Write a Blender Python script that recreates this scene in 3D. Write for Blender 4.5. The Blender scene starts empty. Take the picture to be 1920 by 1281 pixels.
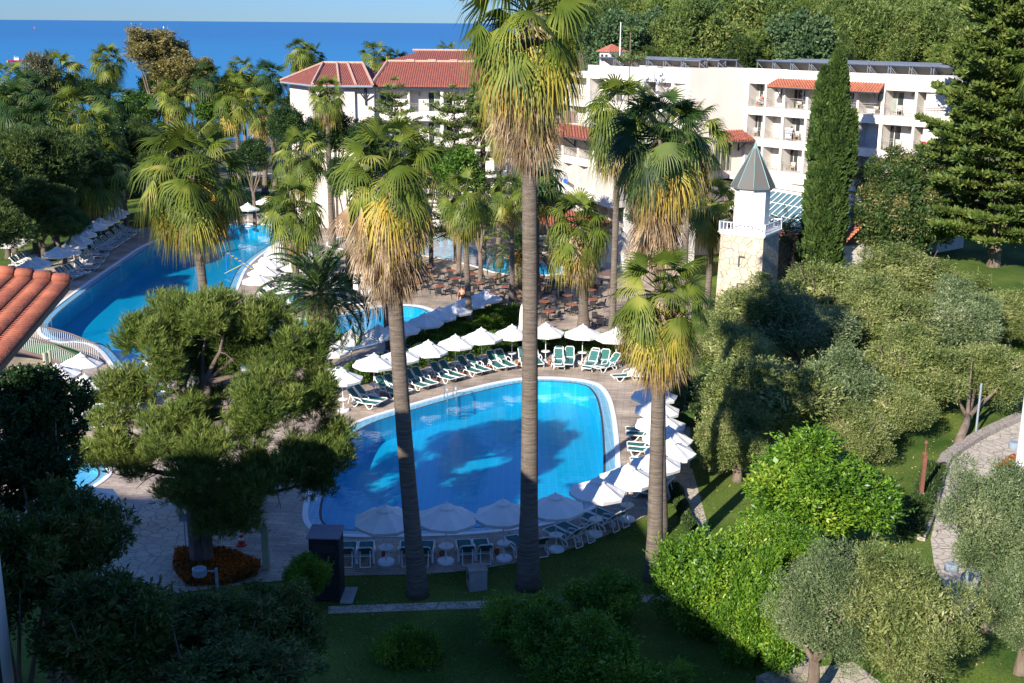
import bpy, math, random
import numpy as np
from mathutils import Vector, Matrix
from mathutils.geometry import tessellate_polygon
PI = math.pi
sc = bpy.context.scene
col = sc.collection
# ------------------------------------------------------------------ camera
F = 2200.0; CH = 22.0; XC = 960.0; YC = 640.5
ROLL = math.radians(0.46); PITCH = math.atan((YC-44)/F)
cam_d = bpy.data.cameras.new("camera"); cam = bpy.data.objects.new("camera", cam_d); col.objects.link(cam)
cam_d.sensor_width = 36; cam_d.lens = F/1920*36; cam_d.clip_end = 120000; cam_d.clip_start = 0.5
cam.location = (0, 0, CH)
cam.rotation_euler = (Matrix.Rotation(PI/2-PITCH, 3, 'X') @ Matrix.Rotation(ROLL, 3, 'Z')).to_euler()
sc.camera = cam
# ------------------------------------------------------------------ light
SUN = Vector((-0.455, -0.765, 0.455)).normalized()
w = bpy.data.worlds.new("World"); sc.world = w; w.use_nodes = True
nt = w.node_tree; bg = nt.nodes["Background"]
sky = nt.nodes.new("ShaderNodeTexSky"); sky.sky_type = 'NISHITA'; sky.sun_disc = False
sky.sun_elevation = math.asin(SUN.z); sky.sun_rotation = math.atan2(SUN.x, SUN.y)
sky.air_density = 0.7; sky.dust_density = 0.0; sky.ozone_density = 6.0; sky.altitude = 1200
tnt = nt.nodes.new("ShaderNodeMix"); tnt.data_type = 'RGBA'; tnt.blend_type = 'MULTIPLY'; tnt.inputs[0].default_value = 1; tnt.inputs[7].default_value = (.78, .93, 1.12, 1)
wtc = nt.nodes.new("ShaderNodeTexCoord"); wsp = nt.nodes.new("ShaderNodeSeparateXYZ"); nt.links.new(wtc.outputs["Generated"], wsp.inputs[0])
wmr = nt.nodes.new("ShaderNodeMapRange"); wmr.inputs[1].default_value = 0.0; wmr.inputs[2].default_value = 0.35; wmr.inputs[3].default_value = .32; wmr.inputs[4].default_value = 1.05; nt.links.new(wsp.outputs[2], wmr.inputs[0])
wsc = nt.nodes.new("ShaderNodeVectorMath"); wsc.operation = 'SCALE'; nt.links.new(sky.outputs[0], wsc.inputs[0]); nt.links.new(wmr.outputs[0], wsc.inputs["Scale"])
nt.links.new(wsc.outputs[0], tnt.inputs[6]); nt.links.new(tnt.outputs[2], bg.inputs[0]); bg.inputs[1].default_value = 0.128
sd = bpy.data.lights.new("sun", 'SUN'); sd.energy = 5.0; sd.angle = math.radians(0.5); sd.color = (1, 0.93, 0.82)
so = bpy.data.objects.new("sun", sd); col.objects.link(so); so.rotation_euler = SUN.to_track_quat('Z', 'Y').to_euler()
sc.view_settings.view_transform = 'Standard'; sc.view_settings.look = 'None'
sc.view_settings.exposure = 0.9; sc.view_settings.gamma = 1
sc.cycles.max_bounces = 5; sc.cycles.transparent_max_bounces = 6; sc.cycles.transmission_bounces = 3
sc.cycles.diffuse_bounces = 2; sc.cycles.glossy_bounces = 3; sc.cycles.caustics_reflective = False; sc.cycles.caustics_refractive = False

# ------------------------------------------------------------------ plan helpers (photo measurements -> metres)
def ray(px, py):
    u = (px-XC)/F; v = -(py-YC)/F; c, s = math.cos(ROLL), math.sin(ROLL)
    x = c*u-s*v; y = s*u+c*v; cp, sp = math.cos(PITCH), math.sin(PITCH)
    return Vector((x, cp+y*sp, -sp+y*cp))
def gp(px, py, z=0.0):
    r = ray(px, py); t = (z-CH)/r.z
    return Vector((r.x*t, r.y*t, z))
def at(px, py, Y):
    r = ray(px, py); t = Y/r.y
    return Vector((r.x*t, Y, CH+r.z*t))
# ------------------------------------------------------------------ materials
MATS = {}
def mat(name, c1, c2=None, scale=3.0, rough=0.7, bump=0.0, bscale=None, metal=0.0, spec=0.5, detail=4, stretch=None):
    if name in MATS: return MATS[name]
    m = bpy.data.materials.new(name); m.use_nodes = True; n = m.node_tree.nodes; l = m.node_tree.links
    b = n["Principled BSDF"]; b.inputs["Roughness"].default_value = rough; b.inputs["Metallic"].default_value = metal
    b.inputs["Specular IOR Level"].default_value = spec
    tc = n.new("ShaderNodeTexCoord"); mp = n.new("ShaderNodeMapping"); l.new(tc.outputs["Object"], mp.inputs[0])
    if stretch: mp.inputs["Scale"].default_value = stretch
    nz = n.new("ShaderNodeTexNoise"); nz.inputs["Scale"].default_value = scale; nz.inputs["Detail"].default_value = detail
    l.new(mp.outputs[0], nz.inputs[0])
    rp = n.new("ShaderNodeValToRGB"); rp.color_ramp.elements[0].position = .3; rp.color_ramp.elements[1].position = .7
    if c2 is None: c2 = tuple(x*.85 for x in c1)
    rp.color_ramp.elements[0].color = (*c1, 1); rp.color_ramp.elements[1].color = (*c2, 1)
    l.new(nz.outputs[0], rp.inputs[0]); l.new(rp.outputs[0], b.inputs["Base Color"])
    if bump:
        n2 = n.new("ShaderNodeTexNoise"); n2.inputs["Scale"].default_value = bscale or scale*4; n2.inputs["Detail"].default_value = 3
        l.new(mp.outputs[0], n2.inputs[0]); bp = n.new("ShaderNodeBump"); bp.inputs["Strength"].default_value = bump
        bp.inputs["Distance"].default_value = .05; l.new(n2.outputs[0], bp.inputs["Height"]); l.new(bp.outputs[0], b.inputs["Normal"])
    MATS[name] = m; return m
def leafmat(name, stops, rough=.45, trans=.3, nscale=.5, spec=.35):
    if name in MATS: return MATS[name]
    m = bpy.data.materials.new(name); m.use_nodes = True; n = m.node_tree.nodes; l = m.node_tree.links
    b = n["Principled BSDF"]; out = n["Material Output"]
    b.inputs["Roughness"].default_value = rough; b.inputs["Specular IOR Level"].default_value = spec
    g = n.new("ShaderNodeNewGeometry"); tc = n.new("ShaderNodeTexCoord")
    nz = n.new("ShaderNodeTexNoise"); nz.inputs["Scale"].default_value = nscale; nz.inputs["Detail"].default_value = 2
    l.new(tc.outputs["Object"], nz.inputs[0])
    a = n.new("ShaderNodeMath"); a.operation = 'MULTIPLY_ADD'; a.inputs[1].default_value = .62
    l.new(g.outputs["Random Per Island"], a.inputs[0])
    a2 = n.new("ShaderNodeMath"); a2.operation = 'MULTIPLY_ADD'; a2.inputs[1].default_value = 1.3; a2.inputs[2].default_value = -.46
    l.new(nz.outputs[0], a2.inputs[0]); l.new(a2.outputs[0], a.inputs[2])
    rp = n.new("ShaderNodeValToRGB"); cr = rp.color_ramp
    while len(cr.elements) < len(stops): cr.elements.new(.5)
    for e, (p, c) in zip(cr.elements, stops): e.position = p; e.color = (*c, 1)
    l.new(a.outputs[0], rp.inputs[0]); l.new(rp.outputs[0], b.inputs["Base Color"])
    if trans:
        t = n.new("ShaderNodeBsdfTranslucent"); mx = n.new("ShaderNodeMixShader"); mx.inputs[0].default_value = trans
        l.new(rp.outputs[0], t.inputs[0]); l.new(b.outputs[0], mx.inputs[1]); l.new(t.outputs[0], mx.inputs[2]); l.new(mx.outputs[0], out.inputs[0])
    MATS[name] = m; return m
def newmat(name):
    m = bpy.data.materials.new(name); m.use_nodes = True; MATS[name] = m
    return m, m.node_tree.nodes, m.node_tree.links, m.node_tree.nodes["Principled BSDF"]
# --- leaves
M_OLIVE = leafmat("olive leaf", [(0, (.05, .085, .022)), (.35, (.14, .19, .05)), (.7, (.28, .31, .10)), (1, (.48, .47, .22))])
M_OLIVEG = leafmat("grey olive leaf", [(0, (.055, .095, .035)), (.4, (.14, .20, .08)), (.8, (.28, .33, .16)), (1, (.44, .46, .28))])
M_CITRUS = leafmat("citrus leaf", [(0, (.035, .10, .012)), (.45, (.10, .22, .02)), (.8, (.24, .38, .035)), (1, (.42, .48, .06))], rough=.38)
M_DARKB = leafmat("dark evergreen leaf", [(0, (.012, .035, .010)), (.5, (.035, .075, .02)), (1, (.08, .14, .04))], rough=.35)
M_BLOOM = leafmat("flowering evergreen leaf", [(0, (.02, .055, .014)), (.5, (.055, .11, .028)), (.68, (.13, .16, .045)), (.85, (.32, .27, .11)), (1, (.40, .33, .15))])
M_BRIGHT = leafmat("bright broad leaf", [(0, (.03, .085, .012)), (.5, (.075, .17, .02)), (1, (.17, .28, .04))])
M_PINE = leafmat("pine needle", [(0, (.03, .07, .012)), (.4, (.10, .155, .025)), (.75, (.20, .26, .05)), (1, (.34, .36, .10))], trans=.2, rough=.6)
M_PINE2 = leafmat("forest pine needle", [(0, (.03, .06, .015)), (.4, (.085, .14, .028)), (.75, (.17, .22, .05)), (1, (.29, .29, .09))], trans=.2, rough=.6, nscale=.25)
M_PINE3 = leafmat("blue green forest leaf", [(0, (.025, .06, .025)), (.5, (.07, .13, .05)), (1, (.16, .23, .09))], trans=.2, rough=.6, nscale=.25)
M_CYP = leafmat("cypress spray", [(0, (.018, .045, .010)), (.5, (.05, .095, .018)), (1, (.11, .16, .035))], trans=.12, rough=.6, nscale=1.2)
M_ARAU = leafmat("norfolk pine spray", [(0, (.03, .065, .012)), (.5, (.095, .15, .025)), (1, (.24, .27, .06))], trans=.15, rough=.6)
M_EUC = leafmat("eucalyptus leaf", [(0, (.10, .10, .035)), (.5, (.25, .22, .075)), (1, (.48, .40, .16))])
M_GREY = leafmat("grey green leaf", [(0, (.06, .075, .04)), (.5, (.14, .15, .08)), (1, (.25, .25, .15))])
M_LOQ = leafmat("loquat leaf", [(0, (.025, .06, .012)), (.5, (.07, .13, .025)), (.8, (.16, .20, .05)), (1, (.32, .17, .08))], nscale=.7)
M_PG = leafmat("fan palm blade", [(0, (.045, .08, .012)), (.45, (.12, .17, .022)), (.75, (.25, .29, .05)), (1, (.45, .40, .10))], rough=.5, trans=.35, nscale=.9, spec=.3)
M_PD = leafmat("deep green palm blade", [(0, (.014, .04, .010)), (.5, (.04, .085, .018)), (1, (.14, .19, .045))], rough=.5, trans=.3, nscale=.9, spec=.3)
M_PY = leafmat("yellowing palm blade", [(0, (.14, .19, .03)), (.4, (.34, .33, .05)), (.7, (.55, .40, .06)), (1, (.60, .38, .10))], rough=.5, trans=.35, nscale=.6)
M_PB = leafmat("dead palm blade", [(0, (.12, .075, .045)), (.4, (.30, .20, .115)), (.75, (.50, .37, .23)), (1, (.62, .50, .36))], rough=.8, trans=.15, nscale=1.5, spec=.1)
M_PHX = leafmat("date palm leaflet", [(0, (.03, .07, .022)), (.5, (.07, .13, .035)), (1, (.17, .24, .07))], rough=.4, trans=.25, nscale=.5, spec=.5)
M_HEDGE = leafmat("hedge leaf", [(0, (.025, .07, .008)), (.5, (.08, .17, .012)), (1, (.22, .34, .03))])
M_DHEDGE = leafmat("dark hedge leaf", [(0, (.02, .045, .01)), (.5, (.045, .085, .02)), (1, (.11, .15, .04))])
M_FLO = leafmat("orange blossom", [(0, (.03, .05, .01)), (.35, (.05, .07, .015)), (.5, (.42, .08, .008)), (1, (.70, .20, .012))])
M_FLY = leafmat("yellow blossom", [(0, (.04, .09, .01)), (.5, (.08, .14, .015)), (.6, (.55, .42, .02)), (1, (.7, .55, .03))])
M_DPINE = leafmat("dark pine needle", [(0, (.015, .045, .010)), (.45, (.05, .09, .018)), (.8, (.11, .16, .035)), (1, (.20, .23, .06))], trans=.2, rough=.6)
# --- solids
M_BARK = mat("palm bark", (.105, .08, .06), (.235, .19, .15), 2.2, .95, 1.0, 9, stretch=(.7, .7, 9))
M_PHB = mat("date palm boots", (.10, .065, .04), (.30, .21, .13), 6, .95, 1.0, 9)
M_WOOD = mat("bark", (.10, .07, .05), (.22, .17, .13), 3, .95, .9, 12, stretch=(1, 1, .3))
M_PBARK = mat("pine bark", (.07, .05, .04), (.19, .14, .11), 3, .95, 1.0, 10, stretch=(1, 1, .35))
M_WALL = mat("cream render", (.72, .675, .62), (.63, .58, .52), 1.1, .85, .15, 6, stretch=(1, 1, .18), detail=8)
M_WALLP = mat("warm plaster", (.70, .62, .55), (.66, .575, .50), .5, .85, .15, 6)
M_WHITE = mat("white paint", (.80, .80, .79), (.76, .76, .75), 2, .5)
M_PLASTIC = mat("white plastic", (.78, .78, .76), (.72, .72, .70), 3, .35)
M_CANVAS = mat("white canvas", (.82, .81, .78), (.72, .705, .67), 1.1, .9, .12, 5)
M_TEAL = mat("teal sling fabric", (.02, .115, .11), (.03, .15, .14), 6, .75, .2, 30)
M_METAL = mat("galvanised metal", (.42, .46, .50), (.50, .54, .58), 4, .35, metal=.8)
M_GREYM = mat("grey painted metal", (.22, .27, .32), (.26, .31, .36), 3, .45)
M_RAIL = mat("railing metal", (.33, .30, .28), (.28, .26, .25), 3, .5)
M_DARKT = mat("dark timber", (.035, .04, .05), (.055, .06, .07), 4, .7)
M_PANEL = mat("solar panel underside", (.05, .05, .055), (.075, .07, .075), 2, .5)
M_PANELT = mat("solar panel face", (.02, .035, .07), (.03, .05, .10), 3, .15)
M_TABLE = mat("red brown table top", (.34, .11, .06), (.26, .08, .045), 5, .4)
M_WICKER = mat("black wicker", (.016, .017, .02), (.03, .03, .034), 18, .6, .6, 60)
M_TERRA = mat("terracotta pot", (.45, .15, .07), (.38, .12, .06), 5, .8)
M_CONC = mat("concrete", (.33, .30, .28), (.42, .39, .36), 3, .9, .4, 14)
M_CAB = mat("black boards", (.010, .011, .013), (.02, .02, .022), 3, .6, .3, 10)
M_CABT = mat("grey felt", (.25, .24, .28), (.20, .19, .23), 4, .9)
M_COPPER = mat("weathered copper", (.12, .095, .08), (.09, .11, .105), 1.6, .7, .15)
M_PATINA = mat("verdigris", (.16, .27, .27), (.20, .32, .31), 3, .6)
M_CURT = mat("pale curtain", (.30, .33, .28), (.20, .24, .21), 3, .9)
M_RUST = mat("rusty iron", (.13, .05, .03), (.20, .08, .045), 7, .9, .3)
M_POSTG = mat("greenish timber pole", (.34, .35, .24), (.42, .42, .30), 3, .8)
M_BROWN = mat("brown steel", (.10, .065, .055), (.13, .085, .07), 3, .6)
M_BRPL = mat("shade toned plaster", (.36, .25, .21), (.32, .22, .185), 1, .85)  # shade of the hotel's side wall put into the base colour
M_RED = mat("red paint", (.62, .03, .02), (.55, .03, .02), 4, .45)
M_BLUE = mat("blue paint", (.02, .12, .50), (.02, .16, .6), 4, .5)
M_YEL = mat("yellow paint", (.62, .48, .03), (.55, .42, .03), 4, .5)
M_SKIN = mat("skin", (.48, .26, .17), (.44, .23, .15), 5, .6)
M_HAIR = mat("dark hair", (.03, .02, .015), None, 5, .6)
M_CLY = mat("mustard cloth", (.50, .36, .05), None, 5, .9)
M_CLN = mat("navy cloth", (.02, .03, .07), None, 5, .9)
M_CLK = mat("black cloth", (.02, .02, .022), None, 5, .9)
M_CLR = mat("crimson cloth", (.55, .02, .03), None, 5, .9)
M_CLW = mat("light cloth", (.6, .62, .66), None, 5, .9)
M_CLO = mat("orange cloth", (.60, .13, .05), None, 5, .9)
M_BEIGE = mat("beige plastic", (.56, .46, .33), (.50, .41, .30), 3, .5)
M_GROUND = mat("dry ground", (.05, .07, .025), (.11, .10, .05), .2, .95, .3)
M_ROCK = mat("pale rock", (.55, .47, .38), (.42, .35, .28), .25, .95, .8, .6)
def glassmat(name, c, rough=.06):
    m, n, l, b = newmat(name); b.inputs["Base Color"].default_value = (*c, 1); b.inputs["Roughness"].default_value = rough
    b.inputs["Specular IOR Level"].default_value = .8
    nz = n.new("ShaderNodeTexNoise"); nz.inputs["Scale"].default_value = 1.3; bp = n.new("ShaderNodeBump"); bp.inputs["Strength"].default_value = .05
    l.new(nz.outputs[0], bp.inputs["Height"]); l.new(bp.outputs[0], b.inputs["Normal"]); return m
M_GLASS = glassmat("dark window glass", (.035, .04, .04)); M_GLASSR = glassmat("blue roof glass", (.045, .13, .17), .3)
def lawn_mat():
    m, n, l, b = newmat("lawn turf"); b.inputs["Roughness"].default_value = .9; b.inputs["Specular IOR Level"].default_value = .2
    tc = n.new("ShaderNodeTexCoord"); a = n.new("ShaderNodeTexNoise"); a.inputs["Scale"].default_value = .22; a.inputs["Detail"].default_value = 6
    f = n.new("ShaderNodeTexNoise"); f.inputs["Scale"].default_value = 9; f.inputs["Detail"].default_value = 4
    l.new(tc.outputs["Object"], a.inputs[0]); l.new(tc.outputs["Object"], f.inputs[0])
    mx = n.new("ShaderNodeMath"); mx.operation = 'MULTIPLY_ADD'; mx.inputs[1].default_value = .5
    l.new(f.outputs[0], mx.inputs[0]); l.new(a.outputs[0], mx.inputs[2])
    r = n.new("ShaderNodeValToRGB"); r.color_ramp.elements[0].position = .55; r.color_ramp.elements[1].position = .95
    r.color_ramp.elements[0].color = (.03, .08, .008, 1); r.color_ramp.elements[1].color = (.15, .20, .035, 1)
    l.new(mx.outputs[0], r.inputs[0]); l.new(r.outputs[0], b.inputs["Base Color"])
    bp = n.new("ShaderNodeBump"); bp.inputs["Strength"].default_value = .8; bp.inputs["Distance"].default_value = .05
    n3 = n.new("ShaderNodeTexNoise"); n3.inputs["Scale"].default_value = 30; l.new(tc.outputs["Object"], n3.inputs[0])
    l.new(n3.outputs[0], bp.inputs["Height"]); l.new(bp.outputs[0], b.inputs["Normal"]); return m
M_LAWN = lawn_mat()
def deck_mat():
    m, n, l, b = newmat("wood look paving"); b.inputs["Roughness"].default_value = .65
    tc = n.new("ShaderNodeTexCoord"); mp = n.new("ShaderNodeMapping"); mp.inputs["Rotation"].default_value = (0, 0, .12); l.new(tc.outputs["Object"], mp.inputs[0])
    br = n.new("ShaderNodeTexBrick"); br.inputs["Scale"].default_value = 1; br.inputs["Brick Width"].default_value = .9; br.inputs["Row Height"].default_value = .2
    br.inputs["Mortar Size"].default_value = .012; br.inputs["Color1"].default_value = (.52, .415, .32, 1); br.inputs["Color2"].default_value = (.37, .29, .225, 1)
    br.inputs["Mortar"].default_value = (.13, .11, .10, 1); br.inputs["Bias"].default_value = 0
    l.new(mp.outputs[0], br.inputs[0]); nz = n.new("ShaderNodeTexNoise"); nz.inputs["Scale"].default_value = .5; nz.inputs["Detail"].default_value = 6
    l.new(tc.outputs["Object"], nz.inputs[0]); r = n.new("ShaderNodeMapRange"); r.inputs[1].default_value = .32; r.inputs[2].default_value = .66; r.inputs[3].default_value = .62; r.inputs[4].default_value = 1.22
    l.new(nz.outputs[0], r.inputs[0]); mx = n.new("ShaderNodeVectorMath"); mx.operation = 'SCALE'; l.new(br.outputs[0], mx.inputs[0]); l.new(r.outputs[0], mx.inputs["Scale"])
    l.new(mx.outputs[0], b.inputs["Base Color"]); return m
M_DECK = deck_mat()
def stone_mat(name, ca, cb, cm, scale, edge=.03, bump=.6, rand=1.0):
    m, n, l, b = newmat(name); b.inputs["Roughness"].default_value = .85
    tc = n.new("ShaderNodeTexCoord"); v = n.new("ShaderNodeTexVoronoi"); v.feature = 'DISTANCE_TO_EDGE'; v.inputs["Scale"].default_value = scale; v.inputs["Randomness"].default_value = rand
    v2 = n.new("ShaderNodeTexVoronoi"); v2.inputs["Scale"].default_value = scale; v2.inputs["Randomness"].default_value = rand
    nz = n.new("ShaderNodeTexNoise"); nz.inputs["Scale"].default_value = scale*1.6
    l.new(tc.outputs["Object"], v.inputs[0]); l.new(tc.outputs["Object"], v2.inputs[0]); l.new(tc.outputs["Object"], nz.inputs[0])
    sp = n.new("ShaderNodeSeparateColor"); l.new(v2.outputs["Color"], sp.inputs[0])
    m1 = n.new("ShaderNodeMix"); m1.data_type = 'RGBA'; m1.inputs[6].default_value = (*ca, 1); m1.inputs[7].default_value = (*cb, 1); 
    ad = n.new("ShaderNodeMath"); ad.operation = 'MULTIPLY_ADD'; ad.inputs[1].default_value = .6; l.new(sp.outputs[0], ad.inputs[0])
    sb = n.new("ShaderNodeMath"); sb.operation = 'MULTIPLY_ADD'; sb.inputs[1].default_value = .9; sb.inputs[2].default_value = -.25; l.new(nz.outputs[0], sb.inputs[0]); l.new(sb.outputs[0], ad.inputs[2])
    l.new(ad.outputs[0], m1.inputs[0])
    r = n.new("ShaderNodeMapRange"); r.inputs[1].default_value = edge*.4; r.inputs[2].default_value = edge; l.new(v.outputs[0], r.inputs[0])
    m2 = n.new("ShaderNodeMix"); m2.data_type = 'RGBA'; m2.inputs[6].default_value = (*cm, 1); l.new(r.outputs[0], m2.inputs[0]); l.new(m1.outputs[2], m2.inputs[7])
    l.new(m2.outputs[2], b.inputs["Base Color"]); bp = n.new("ShaderNodeBump"); bp.inputs["Strength"].default_value = bump; bp.inputs["Distance"].default_value = .03
    l.new(r.outputs[0], bp.inputs["Height"]); l.new(bp.outputs[0], b.inputs["Normal"]); return m
M_FLAG = stone_mat("crazy paving", (.56, .485, .39), (.40, .345, .275), (.30, .255, .20), 1.9, .05)
M_TSTONE = stone_mat("cream rubble stone", (.64, .54, .41), (.40, .33, .24), (.27, .23, .18), 1.7, .045)
M_KERB = stone_mat("rough kerb stone", (.40, .35, .29), (.30, .25, .21), (.16, .13, .11), 2.6)
def tile_mat(name, c1, c2, ang, per=.25):
    m, n, l, b = newmat(name); b.inputs["Roughness"].default_value = .8
    tc = n.new("ShaderNodeTexCoord"); mp = n.new("ShaderNodeMapping"); mp.inputs["Rotation"].default_value = (0, 0, -ang); l.new(tc.outputs["Object"], mp.inputs[0])
    wv = n.new("ShaderNodeTexWave"); wv.bands_direction = 'X'; wv.inputs["Scale"].default_value = .314/per; l.new(mp.outputs[0], wv.inputs[0])
    wy = n.new("ShaderNodeTexWave"); wy.bands_direction = 'Y'; wy.wave_profile = 'SAW'; wy.inputs["Scale"].default_value = .314/.36; l.new(mp.outputs[0], wy.inputs[0])
    nz = n.new("ShaderNodeTexNoise"); nz.inputs["Scale"].default_value = 3; l.new(tc.outputs["Object"], nz.inputs[0])
    r = n.new("ShaderNodeValToRGB"); r.color_ramp.elements[0].position = .3; r.color_ramp.elements[1].position = .7
    r.color_ramp.elements[0].color = (*c1, 1); r.color_ramp.elements[1].color = (*c2, 1); l.new(nz.outputs[0], r.inputs[0]); l.new(r.outputs[0], b.inputs["Base Color"])
    ad = n.new("ShaderNodeMath"); ad.operation = 'MULTIPLY_ADD'; ad.inputs[1].default_value = .35; l.new(wy.outputs[1], ad.inputs[0]); l.new(wv.outputs[1], ad.inputs[2])
    bp = n.new("ShaderNodeBump"); bp.inputs["Strength"].default_value = .9; bp.inputs["Distance"].default_value = .08; l.new(ad.outputs[0], bp.inputs["Height"]); l.new(bp.outputs[0], b.inputs["Normal"])
    return m
M_TILE = tile_mat("red roof tile", (.33, .095, .06), (.20, .058, .042), 0)
M_TILE2 = tile_mat("orange roof tile", (.50, .17, .09), (.36, .11, .065), .75)
M_RIDGE = mat("pale ridge tile", (.52, .34, .26), (.40, .24, .18), 4, .85, .4)
M_BARREL = mat("barrel tile", (.44, .135, .07), (.25, .075, .045), 1.4, .8, .3, 9)
def pooltile_mat(name, c1, c2, mort, s):
    m, n, l, b = newmat(name); b.inputs["Roughness"].default_value = .3
    tc = n.new("ShaderNodeTexCoord"); br = n.new("ShaderNodeTexBrick"); br.offset = 0; br.inputs["Scale"].default_value = 1
    br.inputs["Brick Width"].default_value = s; br.inputs["Row Height"].default_value = s; br.inputs["Mortar Size"].default_value = s*.035
    br.inputs["Color1"].default_value = (*c1, 1); br.inputs["Color2"].default_value = (*c2, 1); br.inputs["Mortar"].default_value = (*mort, 1)
    l.new(tc.outputs["Object"], br.inputs[0]); l.new(br.outputs[0], b.inputs["Base Color"]); return m
M_PTILE = pooltile_mat("pool edge tile", (.16, .42, .58), (.11, .35, .52), (.45, .60, .66), .3)
M_PFLOOR = pooltile_mat("pool floor tile", (.0, .46, .66), (.0, .42, .62), (.06, .58, .74), .4)
M_PFLOORL = pooltile_mat("shallow pool floor tile", (.14, .50, .70), (.10, .46, .68), (.25, .58, .72), .3)
def water_mat(name, tint, bs, bstr):
    m, n, l, b = newmat(name); n.remove(b); out = n["Material Output"]
    tr = n.new("ShaderNodeBsdfTransparent"); tr.inputs[0].default_value = (*tint, 1)
    gl = n.new("ShaderNodeBsdfGlossy"); gl.inputs["Roughness"].default_value = .015
    lw = n.new("ShaderNodeLayerWeight"); lw.inputs[0].default_value = .5; pw = n.new("ShaderNodeMath"); pw.operation = 'POWER'; pw.inputs[1].default_value = 5; l.new(lw.outputs["Facing"], pw.inputs[0])
    fr = n.new("ShaderNodeMath"); fr.operation = 'MULTIPLY_ADD'; fr.inputs[1].default_value = .98; fr.inputs[2].default_value = .02; l.new(pw.outputs[0], fr.inputs[0])
    tc = n.new("ShaderNodeTexCoord"); nz = n.new("ShaderNodeTexNoise"); nz.inputs["Scale"].default_value = bs; nz.inputs["Detail"].default_value = 3; l.new(tc.outputs["Object"], nz.inputs[0])
    bp = n.new("ShaderNodeBump"); bp.inputs["Strength"].default_value = bstr; bp.inputs["Distance"].default_value = .02; l.new(nz.outputs[0], bp.inputs["Height"])
    l.new(bp.outputs[0], gl.inputs["Normal"]); l.new(bp.outputs[0], lw.inputs["Normal"])
    mx = n.new("ShaderNodeMixShader"); l.new(fr.outputs[0], mx.inputs[0]); l.new(tr.outputs[0], mx.inputs[1]); l.new(gl.outputs[0], mx.inputs[2]); l.new(mx.outputs[0], out.inputs[0]); return m
M_WATER = water_mat("pool water", (.50, .86, .97), 1.6, .6)
M_WATERK = water_mat("rippled pool water", (.75, .93, .98), 5, 1.0)
def sea_mat():
    m, n, l, b = newmat("sea water"); tc = n.new("ShaderNodeTexCoord"); b.inputs["Roughness"].default_value = .35; b.inputs["Specular IOR Level"].default_value = .25
    sep = n.new("ShaderNodeSeparateXYZ"); l.new(tc.outputs["Object"], sep.inputs[0])
    mr = n.new("ShaderNodeMapRange"); mr.inputs[1].default_value = 300; mr.inputs[2].default_value = 2500; l.new(sep.outputs[1], mr.inputs[0])
    nz = n.new("ShaderNodeTexNoise"); nz.inputs["Scale"].default_value = .012; nz.inputs["Detail"].default_value = 8; mp = n.new("ShaderNodeMapping"); mp.inputs["Scale"].default_value = (.35, 1, 1)
    l.new(tc.outputs["Object"], mp.inputs[0]); l.new(mp.outputs[0], nz.inputs[0])
    r = n.new("ShaderNodeValToRGB"); r.color_ramp.elements[0].color = (.018, .20, .40, 1); r.color_ramp.elements[1].color = (.016, .13, .31, 1)
    ad = n.new("ShaderNodeMath"); ad.operation = 'MULTIPLY_ADD'; ad.inputs[1].default_value = .4; ad.inputs[2].default_value = -.2; l.new(nz.outputs[0], ad.inputs[0])
    a2 = n.new("ShaderNodeMath"); l.new(ad.outputs[0], a2.inputs[0]); l.new(mr.outputs[0], a2.inputs[1]); l.new(a2.outputs[0], r.inputs[0]); l.new(r.outputs[0], b.inputs["Base Color"])
    n2 = n.new("ShaderNodeTexNoise"); n2.inputs["Scale"].default_value = .25; n2.inputs["Detail"].default_value = 5; l.new(mp.outputs[0], n2.inputs[0])
    bp = n.new("ShaderNodeBump"); bp.inputs["Strength"].default_value = .6; bp.inputs["Distance"].default_value = .6; l.new(n2.outputs[0], bp.inputs["Height"]); l.new(bp.outputs[0], b.inputs["Normal"]); return m
M_SEA = sea_mat()

# ------------------------------------------------------------------ mesh helpers
def link(name, me, parent=None, loc=None):
    o = bpy.data.objects.new(name, me); col.objects.link(o)
    if parent: o.parent = parent
    if loc is not None: o.location = loc
    return o
def tag(o, label=None, cat=None, group=None, kind=None):
    if label: o["label"] = label
    if cat: o["category"] = cat
    if group: o["group"] = group
    if kind: o["kind"] = kind
    return o
def empty(name, loc, label, cat, group=None, rz=0.0):
    o = link(name, None, None, loc); o.rotation_euler = (0, 0, rz); o.empty_display_size = .3
    return tag(o, label, cat, group)
KIDS = {}
def kids(o):
    return [c for c in o.children]
def copy_tree(o, loc=None, rz=None, label=None, s=None):
    def rec(q, par):
        c = q.copy(); col.objects.link(c); c.parent = par
        for k in KMAP.get(q.name, []): 
            rec(k, c)
        return c
    c = rec(o, None)
    if loc is not None: c.location = loc
    if rz is not None: c.rotation_euler = (0, 0, rz)
    if label: c["label"] = label
    if s: c.scale = (s, s, s)
    return c
KMAP = {}
def regkids(o):
    ch = list(o.children); KMAP[o.name] = ch
    for c in ch: regkids(c)
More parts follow.
